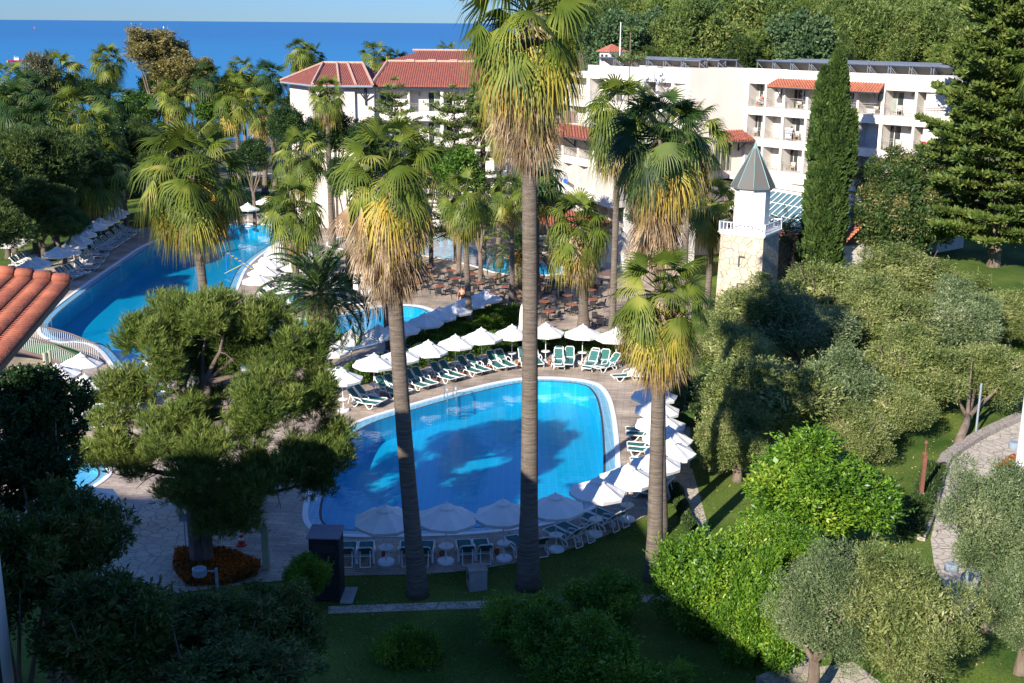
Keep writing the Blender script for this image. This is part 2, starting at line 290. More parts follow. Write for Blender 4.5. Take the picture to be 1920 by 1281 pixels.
class MB:
    def __init__(s): s.v = []; s.f = []; s.m = []
    def add(s, vs, fs, mi=0):
        k = len(s.v); s.v += [tuple(v) for v in vs]; s.f += [tuple(i+k for i in f) for f in fs]; s.m += [mi]*len(fs); return s
    def box(s, c, d, rz=0, mi=0, R=None):
        x, y, z = d[0]/2, d[1]/2, d[2]/2; R = R or Matrix.Rotation(rz, 3, 'Z'); c = Vector(c)
        vs = [c+R@Vector((i*x, j*y, k*z)) for k in (-1, 1) for j in (-1, 1) for i in (-1, 1)]
        return s.add(vs, [(0, 2, 3, 1), (4, 5, 7, 6), (0, 1, 5, 4), (2, 6, 7, 3), (0, 4, 6, 2), (1, 3, 7, 5)], mi)
    def tube(s, pts, rs, n=8, mi=0, cap=True):
        pts = [Vector(p) for p in pts]
        if not hasattr(rs, '__len__'): rs = [rs]*len(pts)
        rings = []; t0 = None
        for i, p in enumerate(pts):
            t = (pts[min(i+1, len(pts)-1)]-pts[max(i-1, 0)]).normalized()
            a = t.cross(Vector((0, 0, 1)) if abs(t.z) < .95 else Vector((1, 0, 0))).normalized() if t0 is None else (t0-t*t0.dot(t)).normalized()
            t0 = a; b = t.cross(a)
            rings += [p+(a*math.cos(2*PI*k/n)+b*math.sin(2*PI*k/n))*rs[i] for k in range(n)]
        fs = [(i*n+k, i*n+(k+1) % n, (i+1)*n+(k+1) % n, (i+1)*n+k) for i in range(len(pts)-1) for k in range(n)]
        if cap: fs += [tuple(range(n))[::-1], tuple(range((len(pts)-1)*n, len(pts)*n))]
        return s.add(rings, fs, mi)
    def lathe(s, prof, n=16, c=(0, 0, 0), mi=0, ph=0):
        vs = [(c[0]+r*math.cos(2*PI*k/n+ph), c[1]+r*math.sin(2*PI*k/n+ph), c[2]+z) for r, z in prof for k in range(n)]
        fs = [(i*n+k, i*n+(k+1) % n, (i+1)*n+(k+1) % n, (i+1)*n+k) for i in range(len(prof)-1) for k in range(n)]
        return s.add(vs, fs, mi)
    def prism(s, poly, z0, z1, mi=0):
        n = len(poly); vs = [(p[0], p[1], z0) for p in poly]+[(p[0], p[1], z1) for p in poly]
        return s.add(vs, [(i, (i+1) % n, n+(i+1) % n, n+i) for i in range(n)]+[tuple(range(n))[::-1], tuple(range(n, 2*n))], mi)
    def build(s, name, mats, parent=None, loc=None, smooth=False):
        me = bpy.data.meshes.new(name); me.from_pydata(s.v, [], s.f)
        for m in (mats if isinstance(mats, (list, tuple)) else [mats]): me.materials.append(m)
        if any(s.m): me.polygons.foreach_set("material_index", s.m)
        if smooth: me.polygons.foreach_set("use_smooth", [True]*len(s.f))
        me.update(); return link(name, me, parent, loc)
def npmesh(name, V, nq, k=4, mats=(), mi=None):
    """V (N*k,3) of separate k-gons"""
    me = bpy.data.meshes.new(name); nv = len(V)
    me.vertices.add(nv); me.vertices.foreach_set("co", np.asarray(V, dtype=np.float32).ravel())
    me.loops.add(nv); me.loops.foreach_set("vertex_index", np.arange(nv, dtype=np.int32))
    me.polygons.add(nq); me.polygons.foreach_set("loop_start", np.arange(0, nv, k, dtype=np.int32))
    if mi is not None: me.polygons.foreach_set("material_index", mi.astype(np.int32))
    for m in mats: me.materials.append(m)
    me.update(calc_edges=True); return me
def unit(a): return a/np.maximum(np.linalg.norm(a, axis=1, keepdims=True), 1e-6)
def leaves(rng, P, D, L, Wd, jl=.3):
    """diamond leaf quads with base P, direction D"""
    n = len(P); D = unit(D); r = unit(rng.normal(size=(n, 3))); S = unit(np.cross(D, r))
    l = (L*(1+jl*(rng.random(n)*2-1)))[:, None]; wv = l*(Wd/L)
    nn = np.cross(S, D)
    V = np.empty((n, 4, 3)); V[:, 0] = P; V[:, 1] = P+D*l*.5+S*wv*.5+nn*wv*.12; V[:, 2] = P+D*l; V[:, 3] = P+D*l*.5-S*wv*.5+nn*wv*.12
    return V.reshape(-1, 3)
def sph(rng, n): return unit(rng.normal(size=(n, 3)))
def clumps(rng, n, rx, ry, rz, cr, lo=.55, zmin=-1.0):
    """clump centres spread in an ellipsoid shell around the origin"""
    d = sph(rng, n*3); d = d[d[:, 2] > zmin][:n]; r = lo+(1-lo)*rng.random(len(d))**.6
    lb = sph(rng, 9); r = r*(.72+.52*np.max(np.clip(d@lb.T, 0, 1), axis=1)**6)
    c = d*r[:, None]*np.array([rx, ry, rz]); return c, cr*(.7+.6*rng.random(len(d)))
def cloud(rng, C, R, n, L, Wd, out=.75, up=.25, shell=.42, jl=.35):
    k = rng.integers(0, len(C), n) if np.ptp(R) < 1e-3 else rng.choice(len(C), n, p=R**2/np.sum(R**2))
    d = sph(rng, n); rr = R[k]*(shell+(1-shell)*rng.random(n))
    P = C[k]+d*rr[:, None]; D = d*out+rng.normal(size=(n, 3))*.55; D[:, 2] += up
    return leaves(rng, P, D, L, Wd, jl)
CROWN = {}
def crown_mesh(key, fn, mats):
    if key not in CROWN:
        V = fn(np.random.default_rng(sum(map(ord, key))))
        CROWN[key] = npmesh("crown", V, len(V)//4, 4, mats)
    return CROWN[key]

# ------------------------------------------------------------------ ground, pools
def Gp(pts, z=0.0): return [gp(a, b, z) for a, b in pts]
def smooth_poly(pts, it=3):
    p = [Vector((q[0], q[1])) for q in pts]
    for _ in range(it):
        q = []
        for i in range(len(p)):
            a, b = p[i], p[(i+1) % len(p)]; q += [a*.75+b*.25, a*.25+b*.75]
        p = q
    return p
def area(p): return sum(p[i][0]*p[(i+1) % len(p)][1]-p[(i+1) % len(p)][0]*p[i][1] for i in range(len(p)))/2
def ccw(p): return p if area(p) > 0 else p[::-1]
def inset(p, d):
    n = len(p); q = []
    for i in range(n):
        a, b, c = p[i-1], p[i], p[(i+1) % n]; e1 = (b-a).normalized(); e2 = (c-b).normalized()
        nv = Vector((-(e1.y+e2.y), e1.x+e2.x)); nv.normalize(); q.append(b+nv*d)
    return q
def sheet(polys, z):
    P = [[Vector((a[0], a[1], 0)) for a in p] for p in polys]; t = tessellate_polygon(P)
    V = [(a[0], a[1], z) for p in polys for a in p]
    F_ = []
    for f in t:
        a, b, c = [Vector(V[i]) for i in f]; F_.append(f if (b-a).cross(c-a).z > 0 else f[::-1])
    return V, F_
def band(mb, a, b, za, zb, mi=0):
    n = len(a); vs = [(p[0], p[1], za) for p in a]+[(p[0], p[1], zb) for p in b]
    mb.add(vs, [(i, (i+1) % n, n+(i+1) % n, n+i) for i in range(n)], mi)
near_px = [(560, 960), (600, 860), (640, 797), (760, 760), (850, 735), (950, 711), (1020, 705), (1115, 713), (1143, 735), (1156, 780), (1163, 850), (1165, 905), (1130, 950), (1040, 985), (900, 1003), (760, 1008), (640, 1008), (580, 1000)]
farp = Gp([(500, 420), (430, 419), (360, 430), (275, 453), (210, 497), (150, 538), (70, 598), (66, 628), (110, 645), (150, 640), (185, 655), (215, 700), (300, 760), (330, 700), (360, 640), (400, 585), (440, 560), (452, 530), (462, 503), (500, 470), (540, 450), (560, 425)])
midp = Gp([(500, 600), (560, 597), (620, 594), (690, 576), (740, 569), (800, 573), (830, 592), (800, 615), (735, 637), (680, 655), (600, 665), (500, 690), (440, 700), (430, 640)])
rp = Gp([(740, 436), (800, 436), (850, 445), (900, 466), (960, 487), (1040, 494), (1066, 503), (1056, 515), (1000, 518), (930, 514), (890, 500), (850, 490), (800, 480), (740, 476), (650, 470), (600, 460), (640, 440)])
kidp = Gp([(60, 830), (150, 840), (200, 862), (215, 885), (195, 905), (150, 930), (60, 950)])
POOLS = [("near", ccw(smooth_poly(Gp(near_px))), 1.4, M_PFLOOR, M_WATER), ("far", ccw(smooth_poly(farp)), 1.5, M_PFLOOR, M_WATER), ("mid", ccw(smooth_poly(midp)), .9, M_PFLOOR, M_WATER),
         ("right", ccw(smooth_poly(rp)), 1.0, M_PFLOOR, M_WATER), ("kid", ccw(smooth_poly(kidp)), .4, M_PFLOORL, M_WATERK)]
for nm, p, dep, mf, mw in POOLS:
    b = MB(); i1 = inset(p, .27); band(b, p, i1, .03, .03); band(b, p, p, -.03, .03); band(b, i1, i1, .03, -.03)
    tag(b.build("pool_coping", M_WHITE), kind="structure")
    b = MB(); wd = .5 if nm in ("near", "far") else .3
    i2 = inset(p, .27+wd); band(b, i1, i2, -.03, -.045); tag(b.build("pool_edge", M_PTILE), kind="structure")
    i3 = inset(p, .27+wd+.12)
    b = MB(); band(b, i2, i3, -.05, -.05); tag(b.build("pool_gutter", M_DARKT), kind="structure")
    b = MB(); V, Fs = sheet([i3], -dep); b.add(V, Fs); band(b, i3, i3, -.055, -dep)
    tag(b.build("pool_basin", mf), kind="structure")
    V, Fs = sheet([i3], -.06); tag(MB().add(V, Fs).build("water", mw), kind="structure")
holes = [p[1] for p in POOLS]
# lawn, terrain, sea
outer = [Vector(q) for q in ((-130, -40), (130, -40), (130, 170), (-130, 170))]
V, Fs = sheet([outer]+holes, -.03); tag(MB().add(V, Fs).build("ground", M_LAWN), kind="structure")
b = MB()
nx, ny = 60, 40; X = np.linspace(-900, 900, nx+1); Y = np.concatenate([np.linspace(170, 360, 20), np.linspace(380, 900, 21)])
def hgt(x, y):
    hill = max(0, min(1, (x-6)/22))*max(0, min(1, (y-128)/25))
    z = -.034-9.5*max(0, min(1, (y-215)/110))*(1-hill)
    return z+hill*(12+max(0, y-150)*.13)
vs = [(x, y, hgt(x, y)) for y in Y for x in X]; n = nx+1
b.add(vs, [(j*n+i, j*n+i+1, (j+1)*n+i+1, (j+1)*n+i) for j in range(len(Y)-1) for i in range(nx)])
tag(b.build("terrain", M_GROUND, smooth=True), kind="structure")
b = MB(); X = np.linspace(0, 300, 31); Y = np.linspace(128, 170, 12); n = 31
b.add([(x, y, hgt(x, y)+.02) for y in Y for x in X], [(j*n+i, j*n+i+1, (j+1)*n+i+1, (j+1)*n+i) for j in range(11) for i in range(30)])
tag(b.build("hillside", M_GROUND, smooth=True), kind="structure")
tag(MB().add([(-60000, 250, -8), (60000, 250, -8), (60000, 90000, -8), (-60000, 90000, -8)], [(0, 1, 2, 3)]).build("sea", M_SEA), kind="structure")
deck = Gp([(640, 1079), (800, 1077), (900, 1067), (1000, 1049), (1100, 1020), (1200, 975), (1275, 925), (1297, 880), (1292, 760), (1262, 700), (1290, 640), (1300, 560), (1290, 500), (1230, 470), (1150, 440), (1050, 425), (900, 418), (760, 418), (600, 405), (520, 400), (430, 402), (330, 415), (250, 430), (160, 470), (40, 520), (-60, 560), (-90, 700), (-90, 1000), (-60, 1110), (200, 1130), (420, 1100), (560, 1085)])
deck = ccw(smooth_poly(deck, 2)); V, Fs = sheet([deck]+holes, -.004); tag(MB().add(V, Fs).build("pool_deck", M_DECK), kind="structure")
def flat(name, px, z, m, it=0):
    p = Gp(px); p = ccw(smooth_poly(p, it)) if it else ccw([Vector((q[0], q[1])) for q in p])
    V, Fs = sheet([p], z); return tag(MB().add(V, Fs).build(name, m), kind="structure")
flat("flagstone_path", [(236, 1000), (275, 938), (330, 925), (390, 945), (410, 975), (390, 1020), (430, 1060), (330, 1075), (230, 1120), (120, 1130), (150, 1050)], .0, M_FLAG, 1)
flat("path", [(1908, 785), (1832, 820), (1778, 858), (1765, 900), (1762, 940), (1745, 1010), (1752, 1060), (1790, 1140), (1812, 1158), (1830, 1130), (1838, 1080), (1880, 1020), (2010, 960), (2050, 850), (2050, 740)], -.02, M_FLAG)
flat("path", [(1440, 1290), (1520, 1252), (1600, 1240), (1680, 1300)], -.02, M_FLAG)
flat("path", [(615, 1150), (1240, 1127), (1400, 1105), (1400, 1098), (1240, 1113), (615, 1136)], -.02, M_FLAG)
flat("path", [(1274, 878), (1298, 878), (1334, 1008), (1350, 1040), (1320, 1050), (1306, 1022)], -.02, M_FLAG)
flat("path", [(1860, 545), (1920, 535), (2000, 560), (2000, 640), (1920, 600)], -.02, M_FLAG)
flat("path", [(440, 336), (480, 322), (560, 330), (560, 336), (482, 330), (445, 342)], -.02, M_FLAG)
flat("path", [(300, 350), (460, 350), (560, 359), (560, 366), (460, 357), (300, 357)], -.02, M_FLAG)
def wallpath(name, px, h, t, m, label, cat):
    P = [gp(a, c) for a, c in px]; b = MB()
    for i in range(len(P)-1):
        a, c = P[i], P[i+1]; d = (c-a); b.box(((a+c)/2)+Vector((0, 0, h/2-.03)), (d.length+t*.35, t, h+.002*i), math.atan2(d.y, d.x))
    return tag(b.build(name, m), label, cat)
wallpath("low_stone_wall", [(1912, 784), (1870, 803), (1832, 822), (1800, 842), (1775, 860), (1762, 885), (1754, 915), (1746, 950), (1733, 985), (1722, 1010)], .28, .6, M_KERB, "low rough stone kerb wall curving along the flagged path on the right", "low wall")
wallpath("low_stone_wall", [(1430, 1285), (1470, 1268), (1520, 1246)], .28, .5, M_KERB, "short stone kerb beside the path at the bottom edge", "low wall")
wallpath("drain_channel", [(258, 945), (240, 990), (222, 1040)], .05, .3, M_CONC, "narrow drain kerb between plank paving and flagstones", "drain")

# ------------------------------------------------------------------ buildings
def quadbox(mb, p0, p1, n, d0, d1, z0, z1, mi=0):
    """box along p0->p1 (2D), from depth d0 to d1 along -n"""
    a = Vector((*p0[:2], 0)); c = Vector((*p1[:2], 0)); N = Vector((n[0], n[1], 0))
    q = [a-N*d0, c-N*d0, c-N*d1, a-N*d1]
    mb.add([(v.x, v.y, z) for z in (z0, z1) for v in q], [(0, 3, 2, 1), (4, 5, 6, 7), (0, 1, 5, 4), (1, 2, 6, 5), (2, 3, 7, 6), (3, 0, 4, 7)], mi)
def facade(par, A, B, floors, nb, ztop, dep=1.5, oh=2.2, zb=0.0, back=11, wm=None, lamp=True, mix=0, pw=.16, dz=0.0):
    wm = wm or M_WALL
    A = Vector((A[0], A[1])); B = Vector((B[0], B[1])); u = (B-A); Lw = u.length; u.normalize(); n = Vector((u.y, -u.x))
    if n.dot(-A) < 0: n = -n
    W = MB(); P = lambda s: A+u*s
    quadbox(W, P(.0), P(Lw), n, dep, back, zb, ztop-.55+dz)                 # core
    quadbox(W, P(0), P(Lw), n, 0, .22, max(floors)+oh, ztop+dz)             # parapet
    quadbox(W, P(0), P(Lw), n, .22, dep-.003, max(floors)+oh+.003, max(floors)+oh+.4)
    for i, z in enumerate(floors):
        zl = floors[i-1]+oh if i else zb
        if i: quadbox(W, P(0), P(Lw), n, -.02, dep-.004, zl, z)
        else: quadbox(W, P(0), P(Lw), n, -.02, dep-.004, zb, z)
    bw = Lw/nb
    for k in range(nb+1):
        s = min(max(k*bw, pw), Lw-pw); t = pw if k % 2 == 0 else pw*.7
        for z in floors: quadbox(W, P(s-t), P(s+t), n, .02, dep-.005, z+.001, z+oh-.001)
    W.build("wall", wm, par)
    rngl = random.Random(int(Lw*100))
    for k in range(nb):
        for z in floors:
            s0, s1 = k*bw+pw, (k+1)*bw-pw; R = MB(); w_ = s1-s0
            left = (k+mix) % 2
            d0, d1 = (s0+.08*w_, s0+.5*w_) if left == 1 else (s0+.58*w_, s0+.98*w_)
            D = MB(); quadbox(D, P(d0-.07), P(d1+.07), n, dep-.05, dep-.002, z, z+2.05); fr = D.build("door_frame", M_WHITE, par)
            D = MB(); quadbox(D, P(d0), P((d0+d1)/2-.03), n, dep-.07, dep-.052, z+.05, z+2.0); D.build("pane", M_GLASS, fr)
            D = MB(); quadbox(D, P((d0+d1)/2+.03), P(d1), n, dep-.068, dep-.052, z+.05, z+2.0); D.build("pane", M_CURT if rngl.random() < .6 else M_GLASS, fr)
            for zz in (.95, .75, .12): quadbox(R, P(s0-.1), P(s1+.1), n, .05, .09, z+zz, z+zz+.035)
            m_ = 11
            for j in range(1, m_): quadbox(R, P(s0+w_*j/m_-.012), P(s0+w_*j/m_+.012), n, .058, .082, z+.12, z+.76)
            R.build("railing", M_RAIL, par)
            if lamp and left == 0:
                D = MB(); c = P(s0+.3*w_)-n*(dep-.12); D.lathe([(.02, -.3), (.16, 0), (.16, .03), (0, .03)], 4, (c.x, c.y, z+1.95)); D.build("wall_lamp", M_RAIL, par)
    return A, B, u, n
def canopy(par, A, B, n, zt, zb_, out, m=None, brackets=4, name="tile_canopy"):
    A = Vector((*A[:2], 0)); B = Vector((*B[:2], 0)); N = Vector((n[0], n[1], 0)); u = (B-A).normalized(); b = MB()
    a0, b0 = A+N*.03, B+N*.03; a1, b1 = A+N*out-u*.35, B+N*out+u*.35
    top = [a0+Vector((0, 0, zt)), b0+Vector((0, 0, zt)), b1+Vector((0, 0, zb_)), a1+Vector((0, 0, zb_))]
    b.add(top+[v-Vector((0, 0, .14)) for v in top], [(0, 1, 2, 3), (7, 6, 5, 4), (0, 3, 7, 4), (1, 5, 6, 2), (3, 2, 6, 7), (0, 4, 5, 1)])
    # barrel rolls as real relief
    L = (B-A).length; k = int(L/.28)
    for i in range(k+1):
        f = i/k; p = top[0].lerp(top[1], f); q = top[3].lerp(top[2], f); b.tube([p+Vector((0, 0, .01)), q+Vector((0, 0, .01))+N*.05], .085, 6)
    cp = b.build(name, M_TILE2 if m is None else m, par)
    b = MB(); e0 = a1+Vector((0, 0, zb_-.16)); e1 = b1+Vector((0, 0, zb_-.16)); b.tube([e0, e1], .07, 4)
    b.tube([a0+Vector((0, 0, zb_-.2)), b0+Vector((0, 0, zb_-.2))], .05, 4)
    for i in range(brackets):
        p = A.lerp(B, (i+.15)/(brackets-.7) if brackets > 1 else .5); 
        b.tube([p+Vector((0, 0, zb_-.15)), p+Vector((0, 0, zb_-1.2))+N*.06], .08, 4); b.tube([p+Vector((0, 0, zb_-1.1))+N*.06, p+N*out*.85+Vector((0, 0, zb_-.15))], .06, 4)
        b.tube([p+N*.05+Vector((0, 0, zb_-.16)), p+N*out*.95+Vector((0, 0, zb_-.16))], .05, 4)
    b.build("bracket", M_DARKT, cp); return cp
FL3 = [8.5, 11.45, 14.4]
HT = empty("hotel_building", (0, 0, 0), "long cream hotel block with three rows of balconies and solar panels on its flat roof", "building")
c0 = gp(1780, 142, 18); c1 = gp(1668, 139, 18); c2 = gp(1478, 130.5, 18); c3 = gp(1404, 128, 18)
c1 = Vector((32.6, 105.2, 18)); c0 = Vector((36.9, 100.8, 18)); c2 = Vector((25.6, 112.9, 18)); c3 = Vector((22.5, 116.3, 18)); c4 = Vector((16.6, 113.4, 18)); c5 = Vector((12.6, 118.2, 18)); c6 = Vector((7.6, 124.2, 18)); c7 = Vector((3.6, 129.5, 18))
A_, B_, u_, n_ = facade(HT, c0, c1-Vector((.25, -.25, 0)), FL3, 2, 18.0, mix=1, zb=0, back=4.5)
facade(HT, c1, c2-Vector((.2, -.2, 0)), FL3, 4, 17.98, mix=1, zb=0, back=7)
facade(HT, c2, c3, FL3, 2, 18.02, mix=1, zb=0)
N1 = n_
canopy(HT, c1+(c2-c1)*.02, c1+(c2-c1)*1.08, N1, 17.15, 16.55, 1.35, None, 5)
b = MB(); q = Vector((N1.x, N1.y, 0))
for p in (c1, c2):
    b = MB(); pp = p+q*.1-Vector((0, 0, 18)); b.tube([pp+Vector((0, 0, 7.6)), pp+Vector((0, 0, 17.2))], .07, 6); b.build("drainpipe", M_WALLP, HT)
# blank wall block and end wall
b = MB(); d = Vector((c3.x-c4.x, c3.y-c4.y)); L_ = d.length; d.normalize(); nb_ = Vector((d.y, -d.x))
quadbox(b, (c4.x, c4.y), (c3.x, c3.y), nb_, 0, 9, 0, 18.01); b.build("end_wall", M_WALLP, HT)
cp = canopy(HT, (c4.x+d.x*3.0, c4.y+d.y*3.0), (c3.x-d.x*.3, c3.y-d.y*.3), nb_, 12.1, 11.3, 1.7, M_TILE, 3)
b = MB(); quadbox(b, (c4.x+d.x*3.2, c4.y+d.y*3.2), (c3.x-d.x*1.4, c3.y-d.y*1.4), nb_, -.06, -.01, 8.3, 10.9); dr = b.build("terrace_door", M_GLASS, HT)
b = MB()
for s in (3.1, 3.9, 4.6, 5.05): quadbox(b, (c4.x+d.x*s, c4.y+d.y*s), (c4.x+d.x*(s+.1), c4.y+d.y*(s+.1)), nb_, -.1, -.063, 8.25, 10.95)
quadbox(b, (c4.x+d.x*3.1, c4.y+d.y*3.1), (c4.x+d.x*5.15, c4.y+d.y*5.15), nb_, -.11, -.065, 10.9, 11.0); b.build("frame", M_POSTG, dr)
c0e = Vector((40.2, 103.4, 18)); dd = Vector((c0e.x-c0.x, c0e.y-c0.y)); ne = Vector((dd.y, -dd.x)).normalized()
b = MB(); quadbox(b, (c0.x+dd.x*.02, c0.y+dd.y*.02), (c0e.x, c0e.y), ne, -.0, 2.5, 0, 17.97); b.build("side_wall", M_WALL, HT)
for z in (11.45, 14.4):
    b = MB(); quadbox(b, (c0.x+dd.x*.12, c0.y+dd.y*.12), (c0.x+dd.x*.42, c0.y+dd.y*.42), ne, -.05, -.003, z, z+2.1); w_ = b.build("window", M_GLASS, HT)
    b = MB(); quadbox(b, (c0.x+dd.x*.10, c0.y+dd.y*.10), (c0.x+dd.x*.44, c0.y+dd.y*.44), ne, -.9, -.004, z-.7, z-.1); b.build("balcony", M_WALL, HT)
facade(HT, c4-Vector((.15, -.15, 0)), c5, FL3, 3, 17.96, zb=0, mix=0)
facade(HT, c5, c6, FL3, 3, 17.94, zb=0, mix=1)
facade(HT, c6+Vector((.1, 0, 0)), c7, FL3, 2, 17.3, zb=0, mix=1)
# solar panels
def panel_run(A, B, n, off, z, k, label):
    A = Vector((*A[:2], 0)); B = Vector((*B[:2], 0)); N = Vector((*n[:2], 0)).normalized(); u = (B-A).normalized(); L = (B-A).length
    r = empty("solar_panel_row", (0, 0, 0), label, "solar panels", "rows of tilted solar panels on the hotel roof")
    st = MB()
    for i in range(k):
        s0 = L*i/k+.12; s1 = L*(i+1)/k-.12; b = MB(); a = A+u*s0-N*off; c = A+u*s1-N*off
        a2 = a-N*1.9; c2_ = c-N*1.9
        up = Vector((0, 0, z+1.15)); dn = Vector((0, 0, z+.25)); th = Vector((0, 0, .07))
        b.add([a+up, c+up, c2_+dn, a2+dn, a+up-th, c+up-th, c2_+dn-th, a2+dn-th], [(0, 1, 2, 3), (4, 7, 6, 5), (0, 4, 5, 1), (1, 5, 6, 2), (2, 6, 7, 3), (3, 7, 4, 0)])
        b.m[1] = 1; b.build("panel", [M_PANELT, M_PANEL], r)
        for q, q2 in ((a, a2), (c, c2_)):
            st.tube([q+Vector((0, 0, z)), q+up-th], .045, 4); st.tube([q2+Vector((0, 0, z-.1)), q+up-th*2], .04, 4)
    st.tube([A-N*off+Vector((0, 0, z+1.2)), B-N*off+Vector((0, 0, z+1.2))], .06, 4)
    st.build("stand", M_METAL, r)
for j, off in enumerate((1.5, 4.2, 6.9, 9.4)):
    panel_run(c0+Vector((-.5, .5, 0)), c3, N1, off, 17.5, 10, "%s row of tilted solar panels on the right half of the hotel roof" % ["front", "second", "third", "rearmost"][j])
    N2 = Vector((-.77, -.64))
    if j < 3: panel_run(c4+Vector((0, .5, 0)), c6, N2, off, 17.5, 6, "%s row of tilted solar panels on the left half of the hotel roof" % ["front", "middle", "rearmost"][j])
    if j < 2: panel_run(c4+Vector((1, 1, 0)), c3+Vector((-.5, 0, 0)), nb_, off+1, 17.55, 4, "%s panel row above the windowless hotel wall" % ["near", "far"][j])
# podium with glass roof
PD = empty("restaurant_building", (0, 0, 0), "low restaurant building with sloping blue glass roof in front of the hotel", "building")
pf = [gp(1330, 326, 7.5), gp(1435, 346, 7.5), gp(1560, 366, 7.5), gp(1650, 382, 7.5)]
bk = [Vector((c0.x, c0.y, 0)), Vector((c3.x, c3.y, 0)), Vector((c4.x, c4.y, 0))]
pl = [Vector((p.x, p.y)) for p in pf]+[Vector((34, 103)), Vector((26.3, 112.6)), Vector((22.3, 116.5)), Vector((19, 115.5))]
MB().prism(ccw(pl), 0, 7.45).build("podium", M_WALL, PD)
gl = [gp(1440, 352, 7.48), gp(1500, 361, 7.48), gp(1640, 384, 7.48), gp(1640, 375, 7.48), gp(1500, 348, 7.48), gp(1435, 335, 7.48)]
ctr = [gp(1430, 335, 7.47), gp(1530, 354, 7.47), gp(1640, 375, 7.47), gp(1650, 362, 7.47), gp(1540, 336, 7.47), gp(1440, 321, 7.47)]
V, Fs = sheet([ccw([Vector((p.x, p.y)) for p in ctr])], 7.47); MB().add(V, Fs).build("roof_lawn", M_LAWN, PD)
b = MB()
for i in range(len(pf)-1):
    a, c = pf[i], pf[i+1]; dv = c-a; b.box((a+c)/2+Vector((0, 0, .1)), (dv.length, .35, .5+i*.004), math.atan2(dv.y, dv.x))
b.build("parapet", M_WALL, PD)
gt0, gt1 = pf[1].lerp(pf[3], .04), pf[1].lerp(pf[3], .95); gt0.z = gt1.z = 7.05
gdir = Vector((-(gt1-gt0).y, (gt1-gt0).x, 0)).normalized(); gdir = gdir if gdir.dot(-gt0) > 0 else -gdir
gt0 = gt0+gdir*.3; gt1 = gt1+gdir*.3; gb0, gb1 = gt0+gdir*4.0-Vector((0, 0, 2.5)), gt1+gdir*4.0-Vector((0, 0, 2.6))
th = Vector((0, 0, .1))
MB().add([gt0, gt1, gb1, gb0, gt0-th, gt1-th, gb1-th, gb0-th], [(0, 1, 2, 3), (7, 6, 5, 4), (0, 3, 7, 4), (1, 5, 6, 2), (3, 2, 6, 7), (0, 4, 5, 1)]).build("glass_roof", M_GLASSR, PD)
b = MB()
for i in range(19):
    f = i/18; b.tube([gt0.lerp(gt1, f)+th*.6, gb0.lerp(gb1, f)+th*.6], .045, 4)
for f in (0, .33, .66, 1): b.tube([gt0.lerp(gb0, f)+th*.5, gt1.lerp(gb1, f)+th*.5], .035, 4)
b.build("glazing_bars", M_WHITE, PD)
for (f0, f1, t0, t1, nm) in ((0, 1, 1.0, 1.35, "tile_strip"), (-.07, -.005, -.05, 1.3, "tile_strip"), (1.005, 1.08, -.05, 1.3, "tile_strip")):
    q = [gt0.lerp(gt1, f0).lerp(gb0.lerp(gb1, f0), t0), gt0.lerp(gt1, f1).lerp(gb0.lerp(gb1, f1), t0), gt0.lerp(gt1, f1).lerp(gb0.lerp(gb1, f1), t1), gt0.lerp(gt1, f0).lerp(gb0.lerp(gb1, f0), t1)]
    q = [v+Vector((0, 0, .03)) for v in q]
    MB().add(q+[v-th for v in q], [(0, 1, 2, 3), (7, 6, 5, 4), (0, 3, 7, 4), (1, 5, 6, 2), (3, 2, 6, 7), (0, 4, 5, 1)]).build(nm, M_TILE2, PD)
b = MB(); e0 = gb0+gdir*.6; e1 = gb1+gdir*.6; nn = Vector((gdir.x, gdir.y)); quadbox(b, (e0.x, e0.y), (e1.x, e1.y), nn, 0, 4.2, 0, 4.0); b.build("front_wall", M_WALL, PD)
b = MB()
for i in range(9):
    f = i/9+.02; f2 = f+.07; p0 = e0.lerp(e1, f); p1 = e0.lerp(e1, f2); quadbox(b, (p0.x, p0.y), (p1.x, p1.y), nn, -.03, -.004, .4, 3.0)
b.build("window", M_GLASS, PD)
# lower left wing of hotel
WG = empty("hotel_wing", (0, 0, 0), "lower white hotel wing with hexagonal balcony dividers behind the tallest palm", "building")
w0, w1 = gp(975, 277, 9.7), gp(1175, 315, 9.7)
facade(WG, w1, w0, [3.9, 6.9, 9.8], 7, 12.6, zb=0, lamp=False, dep=1.6, back=8)
uw = Vector((w0.x-w1.x, w0.y-w1.y)).normalized(); nw = Vector((uw.y, -uw.x)); nw = nw if nw.dot(-Vector((w0.x, w0.y))) > 0 else -nw
canopy(WG, w1-Vector((-uw.x, -uw.y, 0))*1.5, w0-Vector((uw.x, uw.y, 0))*3.5, nw, 12.75, 11.95, 1.7, M_TILE, 5)
for k in range(8):
    f = k/7; p = w1.lerp(w0, f); b = MB(); P_ = [(0, 6.9), (1.5, 6.9), (1.6, 8.2), (.9, 9.0), (0, 9.3)]
    vs = []
    for sgn in (-.06, .06): vs += [Vector((p.x+nw.x*a+uw.x*sgn, p.y+nw.y*a+uw.y*sgn, z)) for a, z in P_]
    b.add(vs, [(4, 3, 2, 1, 0), (5, 6, 7, 8, 9)]+[(i, (i+1) % 5, 5+(i+1) % 5, 5+i) for i in range(5)]); b.build("balcony_divider", M_WALL, WG)
b = MB(); quadbox(b, (w1.x, w1.y), (w0.x, w0.y), nw, -1.6, -.03, 6.2, 6.95); quadbox(b, (w1.x, w1.y), (w0.x, w0.y), nw, -1.62, -1.5, 6.96, 7.25); b.build("balcony_slab", M_WALL, WG)
cp = canopy(WG, (w1.x+uw.x*2, w1.y+uw.y*2), (w0.x-uw.x*3, w0.y-uw.y*3), nw, 4.6, 3.7, 3.2, M_TILE, 4, "terrace_roof")
